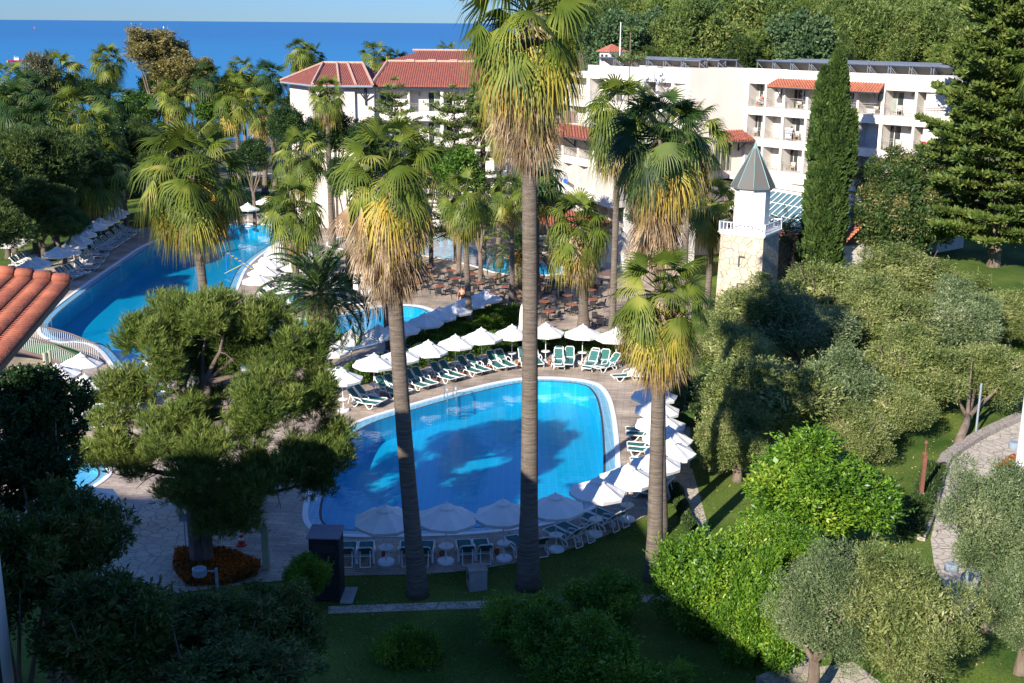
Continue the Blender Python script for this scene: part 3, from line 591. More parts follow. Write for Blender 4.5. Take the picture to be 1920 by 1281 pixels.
# red roofed building
RB = empty("red_roof_building", (0, 0, 0), "cream building with hipped red tile roofs in front of the sea", "building")
def slab(par, name, pts, m, th=.25):
    v = [Vector(p) for p in pts]; k = len(v)
    b = MB(); b.add(v+[p-Vector((0, 0, th)) for p in v], [tuple(range(k)), tuple(range(2*k-1, k-1, -1))]+[(i, k+i, k+(i+1) % k, (i+1) % k) for i in range(k)])
    return b.build(name, m, par)
e = [at(528, 151, 134), at(586, 158, 127), at(700, 158, 127), at(712, 155, 131)]
r1, r2, r3 = at(608, 122, 137), at(643, 117, 139), at(673, 115, 141)
ZE = 15.6
E0 = Vector((-26.2, 134.5, ZE)); E1 = Vector((-21.4, 127.2, ZE)); E2 = Vector((-15.0, 127.2, ZE)); E3 = Vector((-14.6, 140, ZE)); R1 = at(606, 122, 138); R2 = at(680, 116, 138)
R1.z = R2.z = (R1.z+R2.z)/2
slab(RB, "roof", [E0, E1, R1], M_TILE); slab(RB, "roof", [E1, E2, R2, R1], M_TILE); slab(RB, "roof", [E2, E3, R2], M_TILE)
b = MB()
for a, c in ((E0, R1), (E1, R1), (E1.lerp(E2, .45), R1.lerp(R2, .35)), (E1.lerp(E2, .72), R1.lerp(R2, .62)), (E2, R2), (R1, R2)): b.tube([a+Vector((0, 0, .06)), c+Vector((0, 0, .06))], .17, 5)
b.build("ridge_tiles", M_RIDGE, RB)
b = MB()
for a, c in ((E0, E1), (E1, E2)): b.tube([a-Vector((0, 0, .2)), c-Vector((0, 0, .2))], .11, 4)
b.build("gutter", M_GREYM, RB)
G0, G1 = Vector((-15.2, 128.3, ZE)), Vector((3, 128.3, ZE)); H0, H1 = Vector((-14.2, 135, 17.75)), Vector((3, 135, 17.75))
slab(RB, "roof", [G0, G1, H1, H0], M_TILE)
slab(RB, "roof", [H0+Vector((-1, 3, -.2)), H1+Vector((0, 3, -.2)), H1+Vector((0, 10, 1.0)), H0+Vector((3, 10, 1.0))], M_TILE)
b = MB(); b.tube([H0+Vector((0, 0, .05)), H1+Vector((0, 0, .05))], .17, 5); b.tube([G0+Vector((0, 0, .05)), H0+Vector((0, 0, .05))], .17, 5); b.tube([H0+Vector((2, 10, 1.05)), H1+Vector((0, 10, 1.05))], .16, 5)
for i in range(6): b.box(H0.lerp(H1, .15+i*.14)+Vector((0, .1, .15)), (.9, .7, .3))
b.build("ridge_tiles", M_RIDGE, RB)
facade(RB, (-15.0, 129.2), (3, 129.2), [3.3, 6.9, 10.3, 12.55][:1]+[6.2, 9.4, 12.6], 5, 15.5, zb=0, lamp=True, dep=1.5, oh=2.3, back=9, mix=1)
b = MB(); b.prism(ccw([Vector((-25.2, 134.6)), Vector((-21.0, 128.4)), Vector((-15.03, 128.4)), Vector((-15.03, 138)), Vector((-24, 138))]), 0, 15.4); b.build("wall", M_WALLP, RB)
b = MB()
for x in (-20.0, -17.6): b.box((x, 128.2, 7.5), (1.1, .45, 14.6))
b.build("buttress", M_WALLP, RB)
b = MB()
for p in (E1+Vector((.6, 1.2, 0)), E2+Vector((-.9, 1.1, 0)), E0+Vector((1.2, .2, 0))):
    b.tube([p+Vector((0, 0, -2.2)), p+Vector((0, 0, -.3))], .13, 4); b.tube([p+Vector((0, 0, -1.7)), p+Vector((.9, -.9, -.25))], .09, 4); b.tube([p+Vector((0, 0, -1.7)), p+Vector((-.9, -.9, -.25))], .09, 4)
b.build("roof_bracket", M_DARKT, RB)
tag(MB().prism(ccw([Vector((.2, 126)), Vector((3.4, 121.5)), Vector((6.5, 124)), Vector((3, 128))]), 0, 13.2).build("plaster_wall_block", M_BRPL), "shaded shade toned plaster wall block behind the tallest palm", "wall")
# turret
TP = at(1147, 104, 132); TU = empty("roof_turret", (TP.x, TP.y, 17), "small square white turret with red tiled cap above the hotel roof", "turret", rz=.5)
b = MB(); b.box((0, 0, .95), (1.9, 1.9, 2.3)); b.build("body", M_WALL, TU)
for i in range(4):
    R_ = Matrix.Rotation(i*PI/2, 3, 'Z')
    for sx in (-.42, .42):
        b = MB(); b.box(R_@Vector((sx, -.955, 1.45)), (.5, .03, .75), R=R_); b.build("window", M_GLASS, TU)
b = MB(); b.lathe([(1.75, 2.1), (1.75, 2.18), (0, 2.95)], 4, ph=PI/4); b.build("roof", M_TILE2, TU)
p = at(1163, 76, 131); tag(MB().tube([(p.x, p.y, 16), (p.x, p.y, 22.2)], [.07, .05], 6).build("flagpole", M_WHITE), "thin white flagpole beside the red capped turret", "pole")
# lighthouse tower
TWp = at(1407, 432, 90); TW = empty("lighthouse_tower", (TWp.x, TWp.y, 0), "mock lighthouse with cream stone base, white octagonal top and copper cone", "tower", rz=math.radians(-32))
ZB = TWp.z
s_ = 1.72
MB().prism([(-s_*1.06, -s_*1.06), (s_*1.06, -s_*1.06), (s_*1.06, s_*1.06), (-s_*1.06, s_*1.06)], 0, 1.0)
b = MB(); vs = [(x*s_*k, y*s_*k, z) for k, z in ((1.07, 0), (1.0, ZB-.2)) for x, y in ((-1, -1), (1, -1), (1, 1), (-1, 1))]
b.add(vs, [(0, 1, 5, 4), (1, 2, 6, 5), (2, 3, 7, 6), (3, 0, 4, 7), (4, 5, 6, 7)]); b.build("stone_base", M_TSTONE, TW)
b = MB(); b.box((0, 0, ZB-.12), (s_*2.1, s_*2.1, .14)); b.box((0, 0, ZB), (s_*2.22, s_*2.22, .12)); b.build("cornice", M_WHITE, TW)
for z in (ZB-2.2, ZB-4.3):
    b = MB(); b.box((-.1, -s_*1.03-.02, z), (.12, .08, .75)); b.box((.12, -s_*1.03-.02, z+.4), (.5, .08, .1)); b.build("slit_window", M_DARKT, TW)
b = MB(); hs = s_*1.05
for i in range(4):
    R_ = Matrix.Rotation(i*PI/2, 3, 'Z')
    b.box(R_@Vector((0, -hs, ZB+.78)), (hs*2, .07, .06), R=R_); b.box(R_@Vector((0, -hs, ZB+.16)), (hs*2, .05, .05), R=R_)
    b.box(R_@Vector((-hs, -hs, ZB+.45)), (.11, .11, .8), R=R_)
    for k in range(1, 12): b.box(R_@Vector((-hs+2*hs*k/12, -hs, ZB+.46)), (.06, .05, .6), R=R_)
b.build("railing", M_WHITE, TW)
b = MB(); zt = ZB+3.35
b.lathe([(1.36, ZB+.06), (1.33, zt-.2), (1.46, zt-.18), (1.46, zt)], 8, ph=PI/8); b.build("lantern_room", M_WHITE, TW)
b = MB(); b.lathe([(1.72, zt-.02), (1.66, zt+.1), (1.15, zt+1.1), (.1, zt+3.1), (0, zt+3.3)], 8, ph=PI/8); cn = b.build("cone_roof", M_COPPER, TW)
b = MB()
for k in range(8):
    a = 2*PI*k/8+PI/8; b.tube([(1.68*math.cos(a), 1.68*math.sin(a), zt+.1), (1.16*math.cos(a), 1.16*math.sin(a), zt+1.12), (.1*math.cos(a), .1*math.sin(a), zt+3.12)], .035, 4)
b.lathe([(.2, zt+2.8), (.12, zt+3.2), (0, zt+3.65)], 8); b.build("ribs", M_PATINA, cn)
# left near building with barrel tiles
LB = empty("hotel_annexe", (0, 0, 0), "grey shaded wall and orange barrel tile roof at the left edge", "building")
Ea = Vector((-10.85, 28.0, 15.75)); Eb = Vector((-8.85, 17.1, 15.75)); ed = (Eb-Ea).normalized(); us = Vector((-ed.y*-1, ed.x*-1, 0)); us = Vector((ed.y, -ed.x, 0))
if us.x > 0: us = -us
us = (us+Vector((0, 0, .17)))
b = MB(); NT = 78; step = (Eb-Ea).length/NT; rowL = .42
for i in range(NT+1):
    base = Ea+ed*step*i
    for j in range(9):
        a = base+us*(j*rowL)+Vector((0, 0, .02)); c = base+us*((j+1)*rowL+.06)+Vector((0, 0, -.015))
        b.tube([a, c], [.066, .05], 7)
b.build("barrel_tiles", M_BARREL, LB, smooth=True)
th2 = Vector((0, 0, -.12)); q = [Ea+Vector((0, .1, -.02)), Eb+Vector((0, 0, -.02)), Eb+us*3.9, Ea+us*3.9+Vector((0, .1, 0))]
MB().add(q+[v+th2 for v in q], [(0, 3, 2, 1), (4, 5, 6, 7), (0, 1, 5, 4), (1, 2, 6, 5), (2, 3, 7, 6), (3, 0, 4, 7)]).build("roof_deck", M_BROWN, LB)
b = MB()
for j in range(10): b.tube([Ea+us*(j*.42)+Vector((0, .12, .13)), Ea+us*((j+1)*.42+.08)+Vector((0, .12, .09))], [.15, .115], 10)
b.build("verge_tiles", M_BARREL, LB, smooth=True)
usn = Vector((us.x, us.y, 0)).normalized(); wa = Ea+usn*1.75-Vector((0, 1.2, 0)); wb = Eb+usn*1.75
b = MB(); quadbox(b, (wa.x, wa.y), (wb.x, wb.y), (-usn.x, -usn.y), 0, 6, 0, 15.45); b.build("wall", M_WALL, LB)
for z in (12.9, 9.4, 6.0):
    b = MB(); p0 = wa.lerp(wb, .12); p1 = wa.lerp(wb, .3); quadbox(b, (p0.x, p0.y), (p1.x, p1.y), (-usn.x, -usn.y), -.03, -.004, z, z+1.7); w_ = b.build("window", M_GLASS, LB)
    b = MB(); p0 = wa.lerp(wb, .11); p1 = wa.lerp(wb, .31); quadbox(b, (p0.x, p0.y), (p1.x, p1.y), (-usn.x, -usn.y), -.06, -.003, z-.12, z-.003); b.build("sill", M_WHITE, w_)
# the hotel wing the photograph is taken from: its gable roof throws the foreground shade
b = MB(); prof = [(-95, 0), (-95, 32.4), (-28.5, 32.4), (0, 15.2), (3, 13.3), (13, 7), (13, 0)]
k = len(prof); vs = [(x, -2.2, z) for x, z in prof]+[(x, -14, z) for x, z in prof]
b.add(vs, [tuple(range(k)), tuple(range(2*k-1, k-1, -1))]+[(i, k+i, k+(i+1) % k, (i+1) % k) for i in range(k)])
tag(b.build("main_hotel_wing", M_WALLP), "tall hotel wing behind the viewpoint whose sloping roof shades the foreground", "building")

# ------------------------------------------------------------------ vegetation
def trimesh(name, V, Fc, mats):
    me = bpy.data.meshes.new(name); me.vertices.add(len(V)); me.vertices.foreach_set("co", V.astype(np.float32).ravel())
    nf = len(Fc); me.loops.add(nf*3); me.loops.foreach_set("vertex_index", Fc.astype(np.int32).ravel())
    me.polygons.add(nf); me.polygons.foreach_set("loop_start", np.arange(0, nf*3, 3, dtype=np.int32))
    for m in mats: me.materials.append(m)
    me.update(calc_edges=True); return me
def fan_leaves(rng, specs, nseg):
    """specs: list of (origin, az, el, petiole, blade, bend, droop, spread, roll)"""
    V = []; Fc = []; Z = np.array([0, 0, 1.0]); k = 0
    for (o, az, el, Lp, Rb, bend, droop, spread, rl) in specs:
        o = np.array(o); ch = np.array([math.cos(az), math.sin(az), 0]); d0 = ch*math.cos(el)+Z*math.sin(el)
        sd = np.cross(Z, ch); eb = el-bend; a = ch*math.cos(eb)+Z*math.sin(eb); nr = np.cross(a, sd)
        sd2 = sd*math.cos(rl)+nr*math.sin(rl); nr = np.cross(a, sd2)
        h = o+d0*Lp-Z*.06*Lp
        th = np.linspace(-spread, spread, nseg+1); vs = [h, o+sd*.03, o-sd*.03, o+(h-o)*.5+Z*.05*Lp]
        dirs = a[None]*np.cos(th)[:, None]+sd2[None]*np.sin(th)[:, None]-nr[None]*(np.abs(np.sin(th))*.22)[:, None]
        lenf = .75+.25*np.cos(th*.8)
        pl = (np.arange(nseg+1) % 2*2-1)*.02*Rb
        mid = h+dirs*(.40*Rb*lenf)[:, None]+nr*pl[:, None]-Z*(droop*.05*Rb)
        tc = (th[1:]+th[:-1])/2; dc = a[None]*np.cos(tc)[:, None]+sd2[None]*np.sin(tc)[:, None]-nr[None]*(np.abs(np.sin(tc))*.22)[:, None]
        sdir = unit(np.cross(dc, np.tile(nr, (nseg, 1)))); lf = (.75+.25*np.cos(tc*.8))*(.9+.2*rng.random(nseg)); dr = droop*(.6+.8*rng.random(nseg))
        wv = Rb*spread/nseg*.33
        oc = h+dc*(.76*Rb*lf)[:, None]-Z*(dr*.15*Rb)[:, None]; ol = oc+sdir*wv*.9; orr = oc-sdir*wv*.9
        tp = h+dc*(1.0*Rb*lf)[:, None]-Z*(dr*.50*Rb)[:, None]+rng.normal(size=(nseg, 3))*.02*Rb
        base = k; V += [np.array(vs), mid, ol, orr, tp]; i = np.arange(nseg); M0 = base+4; O0 = M0+nseg+1; R0 = O0+nseg; T0 = R0+nseg
        f = np.concatenate([np.stack([np.full(nseg, base), M0+i, M0+i+1], 1), np.stack([M0+i, O0+i, R0+i], 1), np.stack([M0+i, R0+i, M0+i+1], 1), np.stack([O0+i, T0+i, R0+i], 1)])
        Fc += [f, np.array([[base+1, base+3, base+2], [base+1, base, base+3], [base+2, base+3, base]])]; k += 4+nseg+1+3*nseg
    return np.concatenate(V), np.concatenate(Fc)
PALMV = {}
def palm_variant(key, ng, ny, nd, R, skirt, nseg, droop=1.0, seed=1, deep=False, low=-35, skw=.45):
    if key in PALMV: return PALMV[key]
    rng = np.random.default_rng(seed); out = {}
    S = []
    for i in range(ng):
        f = (i+.5)/ng; el = math.radians(84-(84-low)*f**.85+rng.normal()*6); az = i*2.39996+rng.normal()*.25
        S.append(((0, 0, .25*(1-f)), az, el, R*(.44+.2*rng.random()), R*(.38+.14*rng.random()), math.radians(8+45*rng.random()+8*f), droop*(.3+.9*f)*(.6+.8*rng.random()), 1.75, rng.normal()*.35))
    out["crown"] = trimesh("crown", *fan_leaves(rng, S, nseg), [M_PD if deep else M_PG])
    if ny:
        S = []
        for i in range(ny):
            el = math.radians(low+12-38*rng.random()); az = rng.random()*2*PI
            S.append(((0, 0, -.1-.2*rng.random()), az, el, R*(.36+.16*rng.random()), R*(.46+.12*rng.random()), math.radians(20+30*rng.random()), droop*1.3, 1.5, rng.normal()*.4))
        out["yellow_fronds"] = trimesh("yellow_fronds", *fan_leaves(rng, S, nseg), [M_PY])
    if nd:
        S = []
        for i in range(nd):
            q = rng.random(); z = -skirt*q*.72; el = math.radians(-22-35*q-25*rng.random()); az = rng.random()*2*PI
            S.append(((.15*math.cos(az), .15*math.sin(az), z), az, el, R*skw*(.35+.65*rng.random())*(1-.55*q), R*(.36+.26*rng.random()), el+math.radians(86-22*rng.random()), .6, .25+.45*rng.random(), rng.normal()*.9))
        out["dead_frond_skirt"] = trimesh("dead_frond_skirt", *fan_leaves(rng, S, max(8, nseg//2)), [M_PB])
    PALMV[key] = out; return out
def palm(label, cpx, cpy, Y, key, rad=.24, base=None, s=1.0, group=None, lean=None, z0=0, rz=None, flare=1.5, nm="fan_palm"):
    c = at(cpx, cpy, Y); b0 = base if base is not None else Vector((c.x+(lean or 0), Y, z0))
    root = empty(nm, b0, label, "palm tree", group)
    r = random.Random(label); cc = c-b0
    mid = cc*.5+Vector((r.uniform(-.15, .15), r.uniform(-.1, .1), 0)); H = cc.z
    b = MB(); pts = [Vector((0, 0, -.1)), Vector((0, 0, .5))]; rs = [rad*flare*1.15, rad*flare]
    for i in range(1, 9):
        f = i/8; p = (mid*2*f*(1-f)*2+cc*(2*f*f-f)) if False else Vector((cc.x*f+ (mid.x-cc.x*.5)*4*f*(1-f), cc.y*f+(mid.y-cc.y*.5)*4*f*(1-f), .5+(H-.5)*f)); pts.append(p); rs.append(rad*(1+(flare-1)*.55*(1-f)**4 - .12*f))
    b.tube(pts, rs, 14); b.build("trunk", M_BARK, root, smooth=True)
    for k, me in palm_variant(*PV[key][:1], **PV[key][1]).items():
        o = link(k, me, root, cc); o.scale = (s, s, s); o.rotation_euler = (0, 0, rz if rz is not None else r.uniform(0, 6.28))
    return root
PV = {
 "A": ("A", dict(ng=36, ny=20, nd=230, R=2.6, skirt=3.9, nseg=28, droop=1.5, seed=3, low=-35, skw=.33)),
 "B": ("B", dict(ng=32, ny=26, nd=300, R=2.5, skirt=4.1, nseg=28, droop=1.4, seed=7, low=-32, skw=.66)),
 "C": ("C", dict(ng=28, ny=18, nd=150, R=2.6, skirt=3.0, nseg=30, droop=1.3, seed=11, low=-35, skw=.4)),
 "D": ("D", dict(ng=36, ny=28, nd=220, R=2.65, skirt=5.2, nseg=28, droop=1.3, seed=15, deep=True, low=-35, skw=.5)),
 "E": ("E", dict(ng=40, ny=20, nd=26, R=3.35, skirt=1.8, nseg=28, droop=1.15, seed=19, low=-30)),
 "F": ("F", dict(ng=32, ny=10, nd=60, R=2.8, skirt=2.6, nseg=20, droop=1.7, seed=23, low=-45)),
 "G": ("G", dict(ng=36, ny=7, nd=24, R=2.8, skirt=1.8, nseg=20, droop=1.9, seed=29, low=-50)),
 "H": ("H", dict(ng=30, ny=6, nd=8, R=2.5, skirt=1.4, nseg=14, droop=1.2, seed=31, low=-45)),
 "I": ("I", dict(ng=34, ny=5, nd=8, R=2.5, skirt=1.4, nseg=14, droop=1.3, seed=37, deep=True, low=-50)),
}
GP_ = gp
palm("tallest palm, crown cut by the photo's top, with a long brown skirt", 990, 34, 43.2, "A", .31, gp(990, 1100), rz=1, flare=1.6, s=1.17)
palm("palm with widest straw skirt, trunk crossing the left half of the near pool", 728, 325, 42.4, "B", .31, gp(783, 1115), s=.98, flare=1.35)
palm("light green fan palm whose trunk crosses the parasols right of the near pool", 1241, 558, 43.8, "C", .29, gp(1226, 1085), s=.95, flare=1.4)
palm("dark green palm with thick brown beard directly behind the light green fan palm", 1236, 262, 48.5, "D", .24, gp(1237, 1000), s=.98)
palm("palm with drooping fronds and golden tips in front of the large far pool", 358, 328, 60, "E", .25, lean=.6, s=1.05)
GR = "fan palms around the pools"
palm("slim palm right of the tower side of the dining terrace, trunk ending behind the parasols", 1086, 425, 82, "F", .33, gp(1094, 622), s=1.08, group=GR)
palm("slim palm with short brown beard rising from the hedge end beside the dining tables", 955, 365, 90, "F", .2, gp(958, 588), s=.72, group=GR, rz=2)
palm("slim palm with dark trunk rising out of the bright hedge", 870, 372, 82, "G", .21, gp(881, 630), s=.88, group=GR, rz=1)
palm("palm largely hidden behind the straw skirted palm, its dark trunk ending by the middle pool", 712, 420, 77, "G", .19, gp(730, 662), s=.8, group=GR)
palm("bushy palm behind the white parasol cluster", 552, 395, 92, "G", .26, s=1.15, group=GR, rz=2)
palm("pale palm behind the bushy palm near the far pool's end", 565, 290, 108, "G", .26, s=1.1, group=GR, rz=4)
palm("pale tipped palm before the hotel wing, left of the dark palm", 1160, 215, 78, "F", .22, s=1.12, group=GR)
palm("palm in front of the windowless hotel wall right of the dark palm", 1290, 262, 69, "F", .22, s=1.0, group=GR, rz=3)
palm("palm just left of the lighthouse tower", 1334, 385, 92, "G", .24, s=1.0, group=GR, rz=5)
palm("palm with yellow lower fronds left of the red roofed building", 490, 205, 155, "F", .3, s=1.15, group=GR, rz=1)
palm("palm in front of the left gable of the red roofed building", 614, 180, 118, "G", .26, s=.85, group=GR, rz=2)
palm("palm in front of the red roofed building's balconies beside the tallest palm", 905, 190, 112, "F", .27, s=.86, group=GR, rz=2)
palm("small palm low behind the tallest palm's trunk", 938, 255, 108, "F", .24, s=.62, group=GR, rz=5)
palm("palm standing alone against the sea left of the eucalyptus", 200, 118, 186, "G", .36, s=1.28, group=GR, rz=2.6)
palm("fan palm cut by the right edge behind the norfolk pine", 1975, 135, 88, "G", .24, s=1.15, group=GR, rz=2)
FAR = [(328, 182, 150, "palm before the brown eucalyptus"), (385, 152, 165, "palm right of the eucalyptus crown"), (452, 140, 168, "palm against the sea left of the red roof"), (507, 150, 160, "palm touching the left end of the red roof"),
       (563, 104, 185, "palm rising behind the red roof's left hip"), (583, 112, 190, "palm peeking just right of the palm behind the red roof"), (703, 108, 190, "palm behind the middle of the red roof"), (742, 122, 195, "small palm tip behind the long red roof"), (838, 106, 195, "palm behind the red roof left of the tallest palm"),
       (16, 155, 170, "palm top at the left edge below the boat"), (108, 140, 172, "dark palm right of the grey tree"), (32, 200, 140, "dark palm at the left edge above the pines"), (72, 238, 132, "dark palm above the left pines"), (132, 212, 140, "dark palm below the lone sea palm"), (172, 258, 128, "dark palm left of the rounded pine"),
       (215, 200, 150, "dark palm left of the bright green tree"), (150, 300, 122, "shaded palm above the parasols on the far left"), (185, 330, 120, "lowest shaded palm above the parasols on the far left"), (440, 190, 140, "palm left of the yellow fronded palm"), (285, 235, 150, "palm between the bright trees"), (60, 175, 160, "grey palm crown beneath the grey tree"), (1010, 330, 95, "palm crown behind the tallest trunk by the wing")]
for i, (x, y, Y, t) in enumerate(FAR):
    palm(t, x, y, Y, "IHGI"[i % 4] if x < 260 else "HI"[i % 2], .25, s=1.25 if x > 300 else 1.5, group="distant palms in the garden", rz=i*1.1)
# date palms
def phoenix_mesh(key, nf, L, nl, ll, seed):
    rng = np.random.default_rng(seed); P = []; D = []; LL = []; Q = []
    for i in range(nf):
        f = (i+.5)/nf; el = math.radians(82-100*f**.9+rng.normal()*5); az = i*2.39996; cur = math.radians(50+40*f+rng.random()*15); Lf = L*(.85+.25*rng.random())
        ch = np.array([math.cos(az), math.sin(az), 0]); sd = np.array([-math.sin(az), math.cos(az), 0]); p = np.zeros(3); n = nl; prev = None
        for j in range(n):
            t = j/n; e = el-cur*t*t*1.1-cur*.15*t; tg = ch*math.cos(e)+np.array([0, 0, math.sin(e)]); p = p+tg*Lf/n
            up = np.cross(tg, sd); up = up if up[2] > 0 else -up
            if prev is not None: Q.append([prev+sd*.02, prev-sd*.02, p-sd*.02, p+sd*.02])
            prev = p.copy()
            if t > .12:
                w_ = ll*math.sin(PI*min(1, .12+t*.9))**.6
                for s in (-1, 1): P.append(p.copy()); D.append(tg*.75+sd*s*.75+up*.25+rng.normal(size=3)*.07); LL.append(w_)
    P = np.array(P); D = unit(np.array(D)); LL = np.array(LL)[:, None]; S = unit(np.cross(D, rng.normal(size=(len(P), 3))*.3+np.array([0, 0, 1.0])))*1.7; V = np.empty((len(P), 4, 3))
    V[:, 0] = P; V[:, 1] = P+D*LL*.45+S*.022; V[:, 2] = P+D*LL-np.array([0, 0, .06]); V[:, 3] = P+D*LL*.45-S*.022
    V = np.concatenate([V, np.array(Q)]); return npmesh("crown", V.reshape(-1, 3), len(V), 4, [M_PHX])
PH1 = phoenix_mesh("p1", 66, 4.3, 60, .55, 5); PH2 = phoenix_mesh("p2", 44, 3.4, 34, .5, 8)
def date_palm(label, base, cz, me, rad, s=1.0, orange=0, rz=0, bulge=1.35):
    root = empty("date_palm", base, label, "palm tree", "date palms"); b = MB(); 
    b.tube([(0, 0, -.1), (0, 0, .3), (0, 0, cz*.35), (0, 0, cz*.62), (0, 0, cz*.82), (0, 0, cz)], [rad*1.1, rad, rad*.95, rad*bulge*.95, rad*bulge, rad*.8], 16)
    rr = random.Random(4)
    n = int(cz*26)
    for i in range(n):
        z = cz*(.1+.86*i/n); a = i*2.4; rl = rad*(1 if z < cz*.45 else bulge); c = Vector((math.cos(a)*rl*.93, math.sin(a)*rl*.93, z)); b.tube([c, c+Vector((math.cos(a)*.12, math.sin(a)*.12, .14))], [.1, .05], 5)
    b.build("trunk", M_PHB, root); o = link("crown", me, root, (0, 0, cz)); o.scale = (s,)*3; o.rotation_euler = (0, 0, rz)
    if orange:
        rng = np.random.default_rng(3); d = sph(rng, 3500); d[:, 2] = np.abs(d[:, 2])*.3; P = d*np.array([.5, .5, .5])*rng.random((3500, 1)); D = d*.8+rng.normal(size=d.shape)*.3; D[:, 2] -= .3
        V = leaves(rng, P*1.3, D, .5, .05); o = link("fruit_stalks", npmesh("fruit_stalks", V, len(V)//4, 4, [M_FRUIT]), root, (0, 0, cz-.35))
    return root
M_FRUIT = mat("orange fruit stalk", (.62, .28, .03), (.45, .24, .04), 6, .7)
dpb = at(606, 690, 73); date_palm("big date palm with dark arching fronds and thick scaly trunk left of the middle pool", (dpb.x, 73, 0), 5.2, PH1, .55, 1.12, 0, 1.0, 1.5)
dpb = gp(975, 568); date_palm("date palm with orange fruit stalks and pale scaly trunk among the dining tables", dpb, 4.1, PH2, .45, 1.05, 1, 2)
dpb = gp(432, 336); date_palm("distant date palm on the lawn behind the far pool", (dpb.x+.1, 150, 0), 4.2, PH2, .45, 1.15, 0, 1)
dpb = at(1474, 430, 98); date_palm("small date palm between the lighthouse tower and the cypress", (dpb.x, 98, 0), 4.9, PH2, .42, .85, 0, 3)

# crowns
def fn_round(nc, R, cr, nl, L, Wd, flat=.85, up=.25, out=.75, lo=.5, zmin=-.85, inner=.12):
    def f(rng):
        C, Rr = clumps(rng, nc, R-cr*.8, R-cr*.8, (R-cr*.8)*flat, cr, lo, zmin)
        V = [cloud(rng, C, Rr, int(nl*(1-inner)), L, Wd, out, up)]
        NS = 420; j = rng.integers(0, len(C), NS); ds = sph(rng, NS); ds[:, 2] = np.abs(ds[:, 2])*.8+.25; ds = unit(ds); p0 = C[j]+ds*(Rr[j]*.8)[:, None]; m = 13; t = np.tile(np.linspace(0, 1, m), NS)[:, None]
        ln = (cr*(.4+.65*rng.random(NS)))[:, None]; P = np.repeat(p0, m, 0)+np.repeat(ds*ln, m, 0)*t; V.append(leaves(rng, P, np.repeat(ds, m, 0)*.5+rng.normal(size=P.shape)*.6, L, Wd))
        k = int(nl*inner); d = sph(rng, k)*(R*.62*rng.random((k, 1))**.4); d[:, 2] *= flat; V.append(leaves(rng, d, rng.normal(size=d.shape), L*1.8, Wd*2.6))
        return np.concatenate(V)
    return f
def fn_pine(nc, R, cr, nt, L, Wd, flat=.8, k=7, up=.9):
    def f(rng):
        C, Rr = clumps(rng, nc, R-cr*.8, R-cr*.8, (R-cr*.8)*flat, cr, .45, -.7)
        j = rng.choice(len(C), nt, p=Rr**2/np.sum(Rr**2)); d = sph(rng, nt); P = C[j]+d*(Rr[j]*(.55+.45*rng.random(nt)))[:, None]*np.array([1, 1, .8]); D = d*.8; D[:, 2] += up
        P = np.repeat(P, k, 0); D = np.repeat(unit(D), k, 0)+rng.normal(size=(nt*k, 3))*.5
        return leaves(rng, P, D, L, Wd)
    return f
STY = {
 "olive1": (fn_round(60, 3, .72, 46000, .17, .05, up=.45, out=.7), [M_OLIVE], 3), "olive2": (fn_round(52, 3, .8, 46000, .17, .05, up=.5), [M_OLIVE], 3), "olive3": (fn_round(56, 3, .75, 46000, .17, .05, up=.35), [M_OLIVEG], 3),
 "olive4": (fn_round(90, 3, .62, 60000, .15, .035, flat=1.35, up=.45, lo=.4), [M_OLIVE], 3), "olive5": (fn_round(80, 3, .66, 60000, .15, .035, flat=1.35, up=.4, lo=.4), [M_OLIVEG], 3),
 "citrus1": (fn_round(46, 2.6, .62, 44000, .15, .062, up=.35, out=.9), [M_CITRUS], 2.6), "citrus2": (fn_round(40, 2.6, .7, 44000, .15, .062, up=.35, out=.9), [M_CITRUS], 2.6),
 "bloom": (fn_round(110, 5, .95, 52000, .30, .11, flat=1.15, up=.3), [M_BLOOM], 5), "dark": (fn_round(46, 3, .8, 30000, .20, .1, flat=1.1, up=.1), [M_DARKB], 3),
 "bright": (fn_round(50, 4, 1.0, 16000, .40, .2, flat=.9), [M_BRIGHT], 4), "euc": (fn_round(46, 5, 1.1, 20000, .42, .15, flat=1.1, up=0, lo=.6), [M_EUC], 5), "grey": (fn_round(50, 4, .9, 15000, .35, .11, flat=1.3, up=.2, lo=.4), [M_GREY], 4),
 "pine1": (fn_pine(46, 4, 1.15, 7000, .32, .06, k=6), [M_PINE], 4), "pine2": (fn_pine(40, 4, 1.2, 7000, .32, .06, k=6), [M_PINE], 4),
 "dpine1": (fn_pine(60, 4, 1.1, 9000, .36, .05, k=7), [M_DPINE], 4), "dpine2": (fn_pine(54, 4, 1.2, 9000, .36, .05, k=7), [M_DPINE], 4),
 "for1": (fn_round(60, 4, 1.0, 20000, .34, .11, flat=1.0, up=.5, lo=.4), [M_PINE2], 4), "for2": (fn_round(64, 4, .95, 20000, .34, .11, flat=1.3, up=.5, lo=.4), [M_PINE2], 4), "for3": (fn_round(70, 4, .85, 18000, .32, .17, flat=1.0, up=.2, lo=.4), [M_PINE3], 4), "for4": (fn_round(54, 4, 1.1, 20000, .36, .11, flat=.9, up=.6, lo=.4), [M_PINE2], 4),
 "loq": (fn_round(60, 3.2, .6, 15000, .30, .09, up=.35, out=.9, lo=.5), [M_LOQ], 3.2), "loq2": (fn_round(70, 3.2, .55, 15000, .26, .08, up=.5, out=.9, lo=.5), [M_LOQ], 3.2),
 "glossy": (fn_round(60, 3.0, .6, 22000, .22, .14, flat=1.3, up=0, out=.9, lo=.6), [M_DARKB], 3.0),
}
